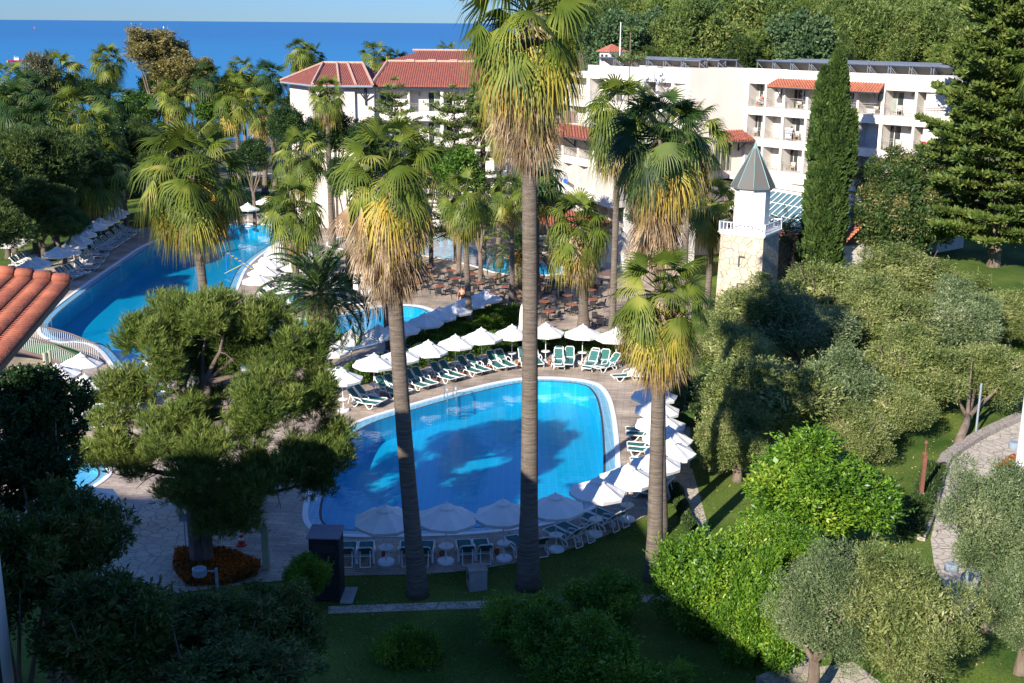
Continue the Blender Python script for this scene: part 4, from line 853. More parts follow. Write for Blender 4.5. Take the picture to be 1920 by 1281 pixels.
def tree(name, label, cat, px, py, Y, rx, style, rz_=None, group=None, z0=0, tr=.16, bark=None, base=None, limbs=5, tilt=0):
    """crown centred on the measured direction at real distance Y; rx = crown radius in photo px"""
    c = at(px, py, Y); fn, ms, R0 = STY[style]; me = crown_mesh(style, fn, ms); dpt = Y*math.cos(PITCH)+(CH-c.z)*math.sin(PITCH); r = rx*dpt/F; s = r/R0
    sz = s*(rz_/rx) if rz_ else s; b0 = Vector(base) if base is not None else Vector((c.x+random.Random(label).uniform(-.4, .4)*s, Y, z0)); cc = c-b0
    root = empty(name, b0, label, cat, group); rr = random.Random(label); b = MB()
    fork = Vector((cc.x*.3, cc.y*.3, max(.5, min(cc.z*.45, cc.z-r*.25)))); b.tube([(0, 0, -.15), (0, 0, .15), fork*.6+Vector((.06, .03, 0)), fork], [tr*1.5, tr*1.15, tr, tr*.85], 9)
    for i in range(limbs):
        a = 6.28*i/limbs+rr.random(); e = cc+Vector((math.cos(a)*r*.6, math.sin(a)*r*.6, r*rr.uniform(-.1, .5))); m_ = fork.lerp(e, .5)+Vector((rr.uniform(-.2, .2), rr.uniform(-.2, .2), -.15*r)); b.tube([fork-Vector((0, 0, .1)), m_, e], [tr*.62, tr*.4, tr*.12], 6, cap=False)
    b.build("trunk", bark or M_WOOD, root, smooth=True)
    o = link("crown", me, root, cc); o.scale = (s, s, sz); o.rotation_euler = (0, 0, rr.uniform(0, 6.28)); return root
OL = "olive trees on the right"
for i, (x, y, Y, r, rz_, st, t) in enumerate([
    (1405, 575, 72, 88, 60, "olive1", "olive tree in front of the foot of the lighthouse tower"), (1372, 650, 64, 74, 62, "olive2", "olive tree between the near pool's right corner and the tower, lowest left of the grove"),
    (1560, 540, 80, 105, 62, "olive2", "pale olive tree beneath the cypress"), (1690, 505, 86, 100, 50, "olive1", "pale topped olive tree beneath the dark blossoming tree"), (1500, 600, 70, 95, 66, "olive3", "olive tree in the middle of the grove's left half"), (1640, 590, 74, 98, 68, "olive1", "olive tree in the centre of the grove"),
    (1800, 590, 74, 90, 62, "olive3", "olive tree on the right of the grove near the shaded lawn"), (1420, 730, 58, 125, 82, "olive2", "big dense olive tree right of the near pool's parasols"), (1560, 735, 62, 105, 75, "olive3", "dark olive tree above the bright citrus crown"),
    (1700, 680, 66, 100, 66, "olive1", "olive tree above the lawn left of the forked trunk"), (1850, 690, 66, 85, 62, "olive2", "olive tree with visible forked trunk beside the flagged path"), (1378, 800, 55, 70, 72, "olive1", "olive tree leaning over the short stone path by the parasols"), (1890, 585, 80, 80, 56, "olive2", "farthest right olive tree behind the forked one"), (1775, 545, 84, 85, 50, "olive1", "olive tree just below the norfolk pine's trunk"), (1672, 752, 61, 66, 48, "olive2", "dark olive tree left of the forked trunk, above the citrus's right side"), (1610, 800, 57, 72, 50, "olive1", "olive tree pressing on the top of the largest citrus")]):
    tree("olive_tree", t, "olive tree", x, y+rz_*.18, Y, r*1.12, st, rz_*1.28, OL, tr=.22, base=(gp(1797, 832)+Vector((0, 0, 0)) if "forked trunk beside" in t else None))
tree("olive_tree", "grey green olive tree leaning over the path at the right edge", "olive tree", 1872, 985, 40, 122, "olive5", None, OL, tr=.2)
tree("olive_tree", "second grey olive crown at the right edge below the orange flowers", "olive tree", 1925, 1135, 37, 98, "olive5", None, OL, tr=.18)
tree("olive_tree", "silvery olive tree in front of the citrus trees, left of the greener olive", "olive tree", 1540, 1135, 35, 108, "olive5", None, OL, tr=.2)
tree("olive_tree", "greener olive tree at the bottom beside the path's round lamp", "olive tree", 1695, 1165, 34, 132, "olive4", None, OL, tr=.2)
CT = "citrus trees on the lawn"
for i, (x, y, Y, r, rz_, st, t) in enumerate([(1525, 905, 46, 148, 98, "citrus1", "largest bright citrus tree, sunlit, right of the short stone path"), (1345, 1095, 40, 110, 120, "citrus2", "bright citrus tree on the lawn just right of the palm base"), (1430, 1150, 38, 85, 120, "citrus1", "bright citrus tree between two others and the silvery olive"), (1450, 1010, 42, 85, 55, "citrus2", "citrus crown joining the two big bright ones"),
      (1140, 1115, 40, 75, 50, "citrus1", "half shaded citrus tree on the lawn right of the swollen palm base"), (1010, 1165, 38, 85, 65, "citrus2", "shaded citrus tree left of the half lit ones"), (1110, 1235, 35.5, 115, 85, "citrus1", "citrus tree at the bottom edge with sunlit shoots"), (1235, 1285, 34.5, 65, 45, "citrus2", "low citrus crown cut by the bottom edge"), (762, 1215, 38, 62, 62, "citrus2", "small shaded citrus tree alone on the dark lawn")]):
    tree("citrus_tree", t, "citrus tree", x, y+rz_*.1, Y, r*1.1, st, rz_*1.2, CT, tr=.11)
tree("conifer_shrub", "rounded bright green shrub beside the black cabin", "shrub", 572, 1080, 40.5, 46, "citrus2", 55, tr=.08)
tree("evergreen_tree", "broad dark evergreen with brownish flower clusters in front of the hotel", "tree", 1694, 390, 98, 100, "bloom", 104, tr=.35)
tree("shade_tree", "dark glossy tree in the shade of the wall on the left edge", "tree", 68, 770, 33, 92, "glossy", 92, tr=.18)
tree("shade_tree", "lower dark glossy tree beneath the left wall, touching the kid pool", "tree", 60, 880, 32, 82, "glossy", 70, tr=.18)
LQ = "shaded foreground trees"
for x, y, Y, r, rz_, st, t in [(120, 1010, 30, 125, 120, "loq", "shaded large leaved tree at the bottom left, highest of the clump"), (20, 1080, 28, 125, 150, "loq2", "shaded tree cut by the bottom left corner"), (200, 1180, 27, 165, 125, "loq", "shaded large leaved tree in the bottom left clump below the highest one"), (400, 1190, 29, 150, 95, "loq2", "shaded tree below the orange flower bed"), (530, 1170, 31, 100, 95, "loq", "shaded tree with reddish shoots left of the dark lawn"), (430, 1290, 26, 190, 90, "loq2", "lowest shaded tree at the bottom edge left of the lawn")]:
    tree("loquat_tree", t, "tree", x, y, Y, r, st, rz_, LQ, tr=.16)
# big near pine
def big_pine():
    base = gp(378, 1058); root = empty("pine_tree", base, "large spreading pine with twin trunk rising from the orange flower bed", "pine tree"); rng = np.random.default_rng(5); rr = random.Random(5)
    Yb = base.y
    ell = [(430, 585, 0, 88, 42), (330, 590, .5, 60, 40), (275, 635, 0, 82, 52), (505, 585, 1, 38, 30), (540, 660, .5, 78, 58), (580, 735, 0, 62, 50), (620, 840, 0, 45, 62), (520, 740, -1.5, 70, 52), (400, 680, 1.5, 80, 45), (240, 720, 0, 62, 40), (215, 800, -.5, 48, 30), (250, 860, -1, 72, 42), (330, 800, -1.5, 60, 50), (390, 860, -2, 75, 55), (460, 900, -1.8, 80, 55), (560, 860, -1, 75, 58), (440, 960, -1.5, 70, 30), (340, 930, -1.5, 40, 25), (600, 650, 1, 38, 30), (470, 790, -1, 60, 45), (300, 700, -1, 45, 35), (405, 990, -1.2, 48, 30), (385, 760, .5, 50, 45), (450, 650, .8, 45, 45), (395, 590, .6, 50, 40), (350, 650, 1.2, 50, 40), (600, 900, -.5, 35, 26), (185, 850, -.5, 28, 22)]
    C = []; R = []; tips = []
    for (x, y, dy, rx, rz_) in ell:
        c = at(x, y, Yb+dy*1.2)-base; s = 45/F; rx *= s; rz_ *= s; k = max(6, int(rx*rz_*11)); d = sph(rng, k)*(.35+.6*rng.random((k, 1)))
        pts = np.array(c)+d*np.array([rx*.95, max(rx, rz_)*.9, rz_*.95]); C.append(pts); R.append(.46+.34*rng.random(k)); tips.append(c)
    C = np.concatenate(C); R = np.concatenate(R); nt = 24000; j = rng.choice(len(C), nt, p=R**2/np.sum(R**2)); d = sph(rng, nt)
    P = C[j]+d*(R[j]*(.35+.65*rng.random(nt)))[:, None]; D = d*.7; D[:, 2] += 1.0; k = 13; P = np.repeat(P, k, 0); D = np.repeat(unit(D), k, 0)+rng.normal(size=(nt*k, 3))*.42
    V = leaves(rng, P, D, .31, .021); link("crown", npmesh("crown", V, len(V)//4, 4, [M_PINE]), root)
    b = MB(); f1 = Vector((-.2, 0, 4.6)); f2 = Vector((.45, .1, 5.2))
    b.tube([(-.12, 0, -.2), (-.14, 0, .5), (-.2, 0, 2.5), f1], [.42, .34, .30, .24], 12); b.tube([(.2, .05, -.2), (.22, .05, .5), (.3, .05, 2.5), f2], [.36, .28, .25, .22], 12)
    for i, t in enumerate(tips):
        f = f1 if t.x < 0 else f2; st = Vector((f.x*1.1+t.x*.05, f.y, max(3.2, min(t.z-1.2, 8.0)))); m_ = st.lerp(t, .5)+Vector((rr.uniform(-.3, .3), rr.uniform(-.3, .3), -.25))
        b.tube([f, st], [.17, .13], 6, cap=False); b.tube([st, m_, t], [.13, .08, .03], 6, cap=False)
        for q in range(9):
            a = m_.lerp(t, rr.random()); e = a+Vector((rr.uniform(-1, 1), rr.uniform(-1, 1), rr.uniform(-.6, .8)))*.9; b.tube([a, a.lerp(e, .5)+Vector((0, 0, .1)), e], [.028, .02, .01], 4, cap=False)
    b.build("trunk", M_PBARK, root, smooth=True)
big_pine()
PN = "garden pines on the left"
for x, y, Y, r, rz_, st, t in [(48, 290, 112, 95, 75, "dpine1", "dark pine at the left edge, upper crown"), (70, 385, 106, 82, 62, "dpine2", "pine crown overhanging the parasols at the left edge"), (10, 400, 110, 60, 80, "dpine1", "pine with reddish trunk cut by the left edge"), (-55, 415, 92, 95, 70, "dpine1", "pine crown poking in at the left edge above the orange roof"), (-40, 330, 98, 90, 70, "dpine2", "pine crown poking in at the left edge, halfway up"), (95, 330, 114, 60, 80, "dpine2", "dark pine crown between the two left edge pines"), (20, 330, 113, 70, 80, "dpine1", "dark pine filling the left edge below the upper crown"), (125, 352, 122, 55, 60, "dpine2", "dark pine behind the lifeguard post"), (175, 330, 130, 55, 60, "dark", "dark round tree behind the far left parasols"), (90, 270, 118, 70, 50, "dpine1", "dark pine crown against the dark palms"), (215, 345, 150, 45, 35, "dark", "dark tree behind the person in mustard"), (112, 410, 104, 46, 38, "dpine1", "lowest pine bough above the far left parasols"),  # the two pines centred past the left edge are added to shade the parasols
                      (262, 265, 138, 62, 52, "dpine2", "rounded clipped pine left of the golden tipped palm"), (300, 305, 130, 50, 42, "dpine1", "smaller rounded pine beneath the clipped one"), (395, 238, 150, 45, 22, "dpine1", "flat topped pine behind the distant date palm"), (232, 320, 128, 38, 45, "dpine2", "shaded side pine beneath the rounded pine")]:
    tree("pine_tree", t, "pine tree", x, y+8, Y, r*1.08, st, rz_*1.2, PN, tr=.26, bark=M_PBARK, limbs=2)
MT = "leafy trees in the far garden"
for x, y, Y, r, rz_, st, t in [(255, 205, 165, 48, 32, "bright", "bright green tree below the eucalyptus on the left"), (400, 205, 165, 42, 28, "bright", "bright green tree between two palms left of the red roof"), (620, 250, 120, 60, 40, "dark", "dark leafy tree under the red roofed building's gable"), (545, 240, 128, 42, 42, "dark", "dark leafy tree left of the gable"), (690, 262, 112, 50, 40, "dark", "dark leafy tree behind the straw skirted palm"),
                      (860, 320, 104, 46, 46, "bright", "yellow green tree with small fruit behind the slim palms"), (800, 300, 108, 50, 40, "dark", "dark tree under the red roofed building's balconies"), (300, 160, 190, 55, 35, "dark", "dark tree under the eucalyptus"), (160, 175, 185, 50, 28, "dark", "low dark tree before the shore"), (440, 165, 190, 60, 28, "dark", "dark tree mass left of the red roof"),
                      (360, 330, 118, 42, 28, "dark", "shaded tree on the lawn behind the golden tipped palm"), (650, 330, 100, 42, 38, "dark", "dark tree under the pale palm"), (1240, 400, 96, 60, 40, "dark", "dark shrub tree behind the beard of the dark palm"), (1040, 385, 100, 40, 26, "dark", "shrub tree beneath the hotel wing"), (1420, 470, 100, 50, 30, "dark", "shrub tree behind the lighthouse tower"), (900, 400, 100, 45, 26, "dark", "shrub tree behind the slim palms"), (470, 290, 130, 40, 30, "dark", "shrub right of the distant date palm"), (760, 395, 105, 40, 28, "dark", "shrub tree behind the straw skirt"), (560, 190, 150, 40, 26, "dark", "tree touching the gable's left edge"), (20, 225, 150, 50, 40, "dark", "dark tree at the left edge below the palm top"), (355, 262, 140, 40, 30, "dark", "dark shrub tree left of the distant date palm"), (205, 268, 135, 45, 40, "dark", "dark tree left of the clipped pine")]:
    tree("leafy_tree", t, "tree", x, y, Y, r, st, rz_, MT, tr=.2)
for x, y, r, rz_, t in [(290, 92, 62, 38, "tall olive brown eucalyptus crown against the sea"), (325, 130, 60, 42, "lower right eucalyptus crown beneath the tall one"), (385, 128, 26, 20, "yellowish eucalyptus at the right of the clump"), (355, 168, 60, 32, "greyish eucalyptus base crown")]:
    tree("eucalyptus_tree", t, "eucalyptus", x, y, 172, r, "euc", rz_, "eucalyptus trees by the sea", tr=.3)
tree("feathery_tree", "thin greyish feathery tree on the left against the sea", "tree", 78, 158, 170, 44, "grey", 55, tr=.25)
# cypress
def cypress():
    base = at(1536, 520, 97); base.z = 0; root = empty("cypress_tree", base, "tall dark twin tipped cypress in front of the hotel balconies", "cypress"); rng = np.random.default_rng(9); ax = (at(1573, 100, base.y)-base)
    H = ax.z; n = 58000; t = rng.random(n)**.8; prof = np.interp(t, [0, .03, .1, .3, .5, .68, .8, .9, .96, 1], [.7, 1.25, 1.6, 1.65, 1.55, 1.3, 1.0, .72, .4, .05]); a = rng.random(n)*2*PI
    lump = 1+.10*np.sin(a*5+t*30)+.08*np.sin(a*9-t*47); r = prof*lump*(.78+.22*rng.random(n)); P = np.stack([np.cos(a)*r+ax.x*t**1.15, np.sin(a)*r+ax.y*t, t*H], 1)
    D = np.stack([np.cos(a)*.45, np.sin(a)*.45, np.ones(n)*.9], 1)+rng.normal(size=(n, 3))*.3; V = [leaves(rng, P, D, .42, .12)]
    for (x0, y0, x1, y1, rr_, m) in ((1530, 300, 1546, 128, .75, 9000), (1588, 330, 1600, 210, .6, 4500)):
        p0 = at(x0, y0, base.y-.3)-base; p1 = at(x1, y1, base.y-.3)-base; t = rng.random(m); rad = rr_*np.interp(t, [0, .4, .8, 1], [1, .9, .6, .05]); a = rng.random(m)*2*PI; d = np.stack([np.cos(a), np.sin(a), np.zeros(m)], 1)
        P = np.array(p0)+(np.array(p1)-np.array(p0))*t[:, None]+d*(rad*(.6+.4*rng.random(m)))[:, None]; D = d*.4+np.array([0, 0, .9])+rng.normal(size=(m, 3))*.3; V.append(leaves(rng, P, D, .4, .12))
    V = np.concatenate(V); link("crown", npmesh("crown", V, len(V)//4, 4, [M_CYP]), root)
    MB().tube([(0, 0, -.2), (0, 0, 1), (ax.x*.8, 0, H*.85)], [.4, .3, .06], 8).build("trunk", M_WOOD, root)
cypress()
def norfolk(label, base, H, z0, nt, Lmax, seed, dens, top_open=.35, leafL=.42, leafW=.13, droop=.0, tr=.35, rough=1.0):
    root = empty("norfolk_pine", base, label, "norfolk pine", "norfolk pines"); rng = np.random.default_rng(seed); P = []; D = []; b = MB(); b.tube([(0, 0, -.2), (0, 0, H*.5), (0, 0, H)], [tr, tr*.6, .04], 9)
    for i in range(nt):
        f = i/(nt-1); z = z0+(H-z0)*f**.95; L = Lmax*(1-f)**.5*(.8+.35*rng.random())+.25; nb = 6 if f < .9 else 4
        for k in range(nb):
            if rng.random() < .06: continue
            a = 2*PI*k/nb+i*.5+rng.normal()*.1; Lb = L*(.75+.4*rng.random()); m = int(Lb*dens); c = np.array([math.cos(a), math.sin(a), 0]); sd = np.array([-math.sin(a), math.cos(a), 0])
            rise = .18-droop+.25*f
            pt = lambda t: np.array([0, 0, z])+c*Lb*t+np.array([0, 0, 1])*Lb*(rise*t*t+(-.12+.25*f)*t)
            b.tube([Vector(pt(0)), Vector(pt(.5)), Vector(pt(.97))], [.05+.012*Lb, .04, .02], 4, cap=False)
            st = top_open
            for j in range(max(3, m)):
                t = st+(1-st)*rng.random(); p = pt(t); w_ = Lb*.30*math.sin(PI*min(1, (t-st)/(1-st)*.8+.2)); s = rng.uniform(-1, 1)
                n_ = 7; q = p+sd*s*w_+c*abs(s)*w_*.4+np.array([0, 0, 1])*abs(s)*w_*.15
                for _ in range(n_): P.append(q+rng.normal(size=3)*np.array([.12, .12, .05])*rough); D.append(c*.5+sd*np.sign(s)*.5+np.array([0, 0, .45])+rng.normal(size=3)*.35)
    P = np.array(P); D = np.array(D); V = leaves(rng, P, D, leafL, leafW); link("crown", npmesh("crown", V, len(V)//4, 4, [M_ARAU]), root); b.build("trunk", M_WOOD, root)
nb0 = at(1862, 500, 95)
ter = Gp([(1690, 515), (1780, 535), (1850, 550), (1885, 545), (2080, 600), (2080, 420), (1860, 450), (1760, 455), (1690, 470)], nb0.z); tag(MB().prism(ccw([Vector((q.x, q.y)) for q in ter]), -.1, nb0.z).build("lawn_terrace", M_LAWN), kind="structure")
norfolk("huge norfolk pine with tiered branches on the right, its top beyond the photo", nb0, 29, 2.6, 36, 6.6, 3, 20, .22, .5, .16, .02, .55)
p = at(1178, 200, 112); norfolk("young norfolk pine with bare leader in front of the left hotel balconies", Vector((p.x, 112, 0)), at(1178, 60, 112).z, 9.5, 5, 3.2, 8, 9, .35, .32, .1, -.08, .12)
p = at(740, 180, 112); norfolk("slim feathery conifer in front of the red roofed building's first balcony", Vector((p.x, 112, 0)), at(740, 150, 112).z, 4, 16, 3.4, 12, 10, .1, .3, .08, .12, .12)
p = at(852, 240, 110); norfolk("light green spreading conifer below the red roofed building's balconies", Vector((p.x, 110, 0)), at(860, 165, 110).z, 3, 12, 5.5, 14, 12, .1, .35, .09, .1, .16)
# forest on the hill
rr = random.Random(77); FK = ["for1", "for2", "for3", "for4", "dpine1", "pine2"]; SH = {"dpine1": "dark pine", "pine2": "light pine", "for1": "olive green", "for2": "tall olive green", "for3": "blue green", "for4": "broad olive green"}; ORD = ["first", "second", "third", "fourth", "fifth", "sixth", "seventh", "eighth", "ninth", "tenth", "eleventh", "twelfth", "thirteenth", "fourteenth", "fifteenth", "sixteenth", "seventeenth", "eighteenth", "nineteenth", "twentieth", "twenty first", "twenty second", "twenty third"]
rows = [(98, 148, 1150, 42, 42, "hillside forest's lowest row"), (62, 166, 1085, 46, 50, "hillside forest's second row"), (30, 186, 1070, 48, 50, "hillside forest's third row"), (-4, 206, 1085, 52, 54, "hillside forest's highest row")]
for (py, Y, x0, dx, r, rn) in rows:
    i = 0; x = x0
    while x < 1965:
        if py < 0 and 1130 < x < 1215: x += dx*.8; continue
        st = FK[rr.randrange(6)]; yy = py+rr.uniform(-20, 16)+(18 if x < 1190 and py < 0 else 0); c = at(x, yy, Y+rr.uniform(-5, 5)); gz = hgt(c.x, c.y)
        tree("forest_tree", "%s tree, %s from the left in the %s" % (SH[st], ORD[i], rn), "tree", x, yy, c.y, r*(rr.uniform(.8, 1.5) if rr.random() < .72 else rr.uniform(1.5, 2.0)), st, None, "trees of the hillside forest", z0=min(gz, c.z-3.5), tr=.22, bark=M_PBARK, limbs=3)
        i += 1; x += dx*rr.uniform(.8, 1.2)
bp_ = at(1350, 12, 200); b = MB(); b.lathe([(5, -4), (4.2, -1), (3.2, 1.2), (1.5, 2.2), (0, 2.4)], 11, (0, 0, 0)); o = b.build("rock_outcrop", M_ROCK, None, bp_+Vector((0, -3, 0))); tag(o, "pale rock outcrop showing between the forest crowns near the top", "rock")
# hedges / beds
def hedge(name, label, cat, px, wd, h, m, nl=900, L=.14, W_=.07, kind=None, per=None):
    P = [gp(a, c) for a, c in px]; rng = np.random.default_rng(len(label)); V = []; b = MB(); tot = 0
    for i in range(len(P)-1):
        a, c = np.array(P[i]), np.array(P[i+1]); d = c-a; Lg = np.linalg.norm(d); u = d/Lg; nrm = np.array([-u[1], u[0], 0]); n = int(Lg*nl); t = rng.random(n)*Lg; th = rng.random(n)*PI
        k = (.9+.1*np.sin(t*3+i))*(.88+.16*rng.random(n)); cx = np.cos(th); sx = np.sin(th); ex = np.sign(cx)*np.abs(cx)**.6; ez = sx**.5
        Q = a+u*t[:, None]+nrm*(ex*wd/2*k)[:, None]; Q[:, 2] = h*ez*k; D = nrm*ex[:, None]+np.array([0, 0, 1])*(ez*.8+.2)[:, None]+rng.normal(size=(n, 3))*.6; V.append(leaves(rng, Q, D, L, W_))
        dv = Vector(P[i+1])-Vector(P[i]); b.box((Vector(P[i])+Vector(P[i+1]))/2+Vector((0, 0, h*.4+.002*i)), (dv.length, wd*.7, h*.78+.003*i), math.atan2(dv.y, dv.x))
    V = np.concatenate(V); root = empty(name, P[0], label, cat); o = link("foliage", npmesh("foliage", V-np.tile(np.array(P[0]), (len(V), 1)), len(V)//4, 4, [m]), root)
    core = b.build("dark_core", M_DARKB, root); core.location = -P[0]; return root  # dark solid box added inside the leaves to block the view through
hedge("hedge", "long dark clipped hedge behind the back row of loungers at the near pool", "hedge", [(660, 722), (740, 697), (820, 678), (890, 662), (960, 655), (1040, 655), (1110, 660), (1165, 668)], 1.5, 1.35, M_HEDGE)
hedge("hedge", "bright green mounded hedge between the two parasol rows, below the slim palms", "hedge", [(800, 668), (850, 640), (890, 622), (930, 607), (955, 600)], 3.4, 1.35, M_HEDGE, 1900)
hedge("hedge", "low shrub border behind the loungers on the central island", "hedge", [(545, 545), (600, 540), (700, 535)], .9, .9, M_HEDGE)
hedge("hedge", "yellow flowering border behind the loungers by the footbridge", "hedge", [(155, 762), (215, 750), (290, 752)], 1.0, .8, M_FLY, 900)
hedge("hedge", "dark border right of the closed parasols", "hedge", [(1160, 668), (1230, 690), (1275, 730), (1285, 800)], 1.4, 1.0, M_DHEDGE)
hedge("hedge", "strap leaved green border along the stone kerb wall of the right path", "hedge", [(1752, 885), (1738, 925), (1722, 975), (1706, 1010)], .8, .45, M_DHEDGE, 900, .3, .05)
hedge("hedge", "small dark shrub line at the end of the far lawn", "hedge", [(440, 345), (520, 350)], 1.2, 1.1, M_DHEDGE, 700)
hedge("hedge", "green ivy tuft along the short stone path", "hedge", [(1262, 915), (1290, 985), (1300, 1010)], .5, .3, M_DHEDGE, 700)
def bed(name, label, px, m, h, n, L=.09, W_=.08):
    P = Gp(px); rng = np.random.default_rng(2); xs = [p.x for p in P]; ys = [p.y for p in P]; Q = []
    poly = [(p.x, p.y) for p in P]
    def ins(x, y):
        c = False; j = len(poly)-1
        for i in range(len(poly)):
            if (poly[i][1] > y) != (poly[j][1] > y) and x < (poly[j][0]-poly[i][0])*(y-poly[i][1])/(poly[j][1]-poly[i][1])+poly[i][0]: c = not c
            j = i
        return c
    while len(Q) < n:
        x = rng.uniform(min(xs), max(xs)); y = rng.uniform(min(ys), max(ys))
        if ins(x, y): Q.append((x, y, h*rng.random()))
    Q = np.array(Q); D = rng.normal(size=(n, 3))*.6+np.array([0, 0, .6]); V = leaves(rng, Q, D, L, W_); o = link(name, npmesh(name, V, n, 4, [m])); return tag(o, label, "flower bed", kind="stuff")
bed("flower_bed", "bed of orange flowers around the big pine's trunk", [(330, 1036), (380, 1030), (430, 1038), (490, 1060), (480, 1082), (420, 1100), (350, 1100), (325, 1070)], M_FLO, .28, 16000)
bed("flower_bed", "small patch of orange flowers beside the right path", [(1868, 880), (1895, 862), (1925, 860), (1925, 885), (1885, 890)], M_FLO, .3, 2500)
# soft grass blades for nearby lawns
def grass():
    rng = np.random.default_rng(4); n = 60000; x = rng.uniform(-9, 22, n); y = rng.uniform(34, 52, n); P = np.stack([x, y, np.full(n, -.03)], 1)
    pk = Vector((0, 0)); keep = np.ones(n, bool); 
    poly = [(p.x, p.y) for p in deck]
    inside = np.zeros(n, bool); j = len(poly)-1
    for i in range(len(poly)):
        yi, yj, xi, xj = poly[i][1], poly[j][1], poly[i][0], poly[j][0]
        if yi != yj: inside ^= ((yi > y) != (yj > y)) & (x < (xj-xi)*(y-yi)/(yj-yi)+xi)
        j = i
    P = P[~inside & (x < 17)]; m = len(P); D = rng.normal(size=(m, 3))*.35+np.array([0, 0, 1.0]); V = leaves(rng, P, D, .07, .02)
    tag(link("grass", npmesh("grass", V, m, 4, [M_HEDGE])), "short mown grass on the near lawns", "grass", kind="stuff")
grass()
def litter():
    rng = np.random.default_rng(14); n = 5200; x = rng.uniform(-14, 26, n); y = rng.uniform(36, 66, n); P = np.stack([x, y, np.full(n, .012)], 1)
    ok = np.ones(n, bool)
    for nm, p, *_ in POOLS:
        cx = sum(q[0] for q in p)/len(p); j = len(p)-1; ins = np.zeros(n, bool)
        for i in range(len(p)):
            yi, yj, xi, xj = p[i][1], p[j][1], p[i][0], p[j][0]
            if yi != yj: ins ^= ((yi > y) != (yj > y)) & (x < (xj-xi)*(y-yi)/(yj-yi)+xi)
            j = i
        ok &= ~ins
    P = P[ok]; m = len(P); D = rng.normal(size=(m, 3)); D[:, 2] *= .15; V = leaves(rng, P, D, .09, .045)
    tag(link("fallen_leaves", npmesh("fallen_leaves", V, m, 4, [M_PB])), "dry fallen leaves scattered over lawns and paving", "leaves", kind="stuff")
litter()

# ------------------------------------------------------------------ furniture
def tag_none(): pass
def make_parasol():
    r = empty("parasol", (0, 0, 0), "x", "parasol"); b = MB(); n = 16; prof = [(1.30, 2.02), (.95, 2.17), (.55, 2.36), (.16, 2.56)]
    vs = []; 
    for R, z in prof:
        for k in range(n):
            a = 2*PI*k/n; o = k % 2; rr_ = R*(math.cos(PI/8) if o else 1); vs.append((rr_*math.cos(a)*1.0, rr_*math.sin(a), z-(.055*math.sin(PI*min(1, (1.3-R)/1.3+.25)) if o else 0)))
    b.add(vs, [(i*n+k, i*n+(k+1) % n, (i+1)*n+(k+1) % n, (i+1)*n+k) for i in range(3) for k in range(n)])
    b.build("canopy", M_CANVAS, r); b = MB(); vs = []
    for dz in (0, -.16):
        for k in range(n):
            a = 2*PI*k/n; o = k % 2; rr_ = (1.305 if dz == 0 else 1.27)*(math.cos(PI/8) if o else 1); vs.append((rr_*math.cos(a), rr_*math.sin(a), 2.015+dz*(1 if not o else .8)-(.03 if o else 0)))
    b.add(vs, [(k, (k+1) % n, n+(k+1) % n, n+k) for k in range(n)]); b.build("valance", M_CANVAS, r)
    b = MB(); b.lathe([(.36, 2.50), (.30, 2.55), (.06, 2.67), (.03, 2.74), (0, 2.75)], 8); b.build("vent_cap", M_CANVAS, r)
    MB().tube([(0, 0, .05), (0, 0, 2.55)], .027, 8).build("pole", M_PLASTIC, r)
    b = MB(); b.lathe([(0, .12), (.34, .10), (.37, .04), (.37, 0)], 16); b.tube([(0, 0, .1), (0, 0, .35)], .04, 8); b.build("base", M_PLASTIC, r)
    b = MB(); b.lathe([(0, .76), (.29, .76), (.31, .745), (.31, .72), (0, .715)], 16); b.lathe([(.10, .715), (.04, .55)], 8); b.build("tray_table", M_PLASTIC, r)
    b = MB()
    for k in range(8):
        a = 2*PI*k/8; b.tube([(.03, 0, 2.48), (1.27*math.cos(a), 1.27*math.sin(a), 2.0)], .01, 3)
    b.build("ribs", M_PLASTIC, r)
    regkids(r); return r
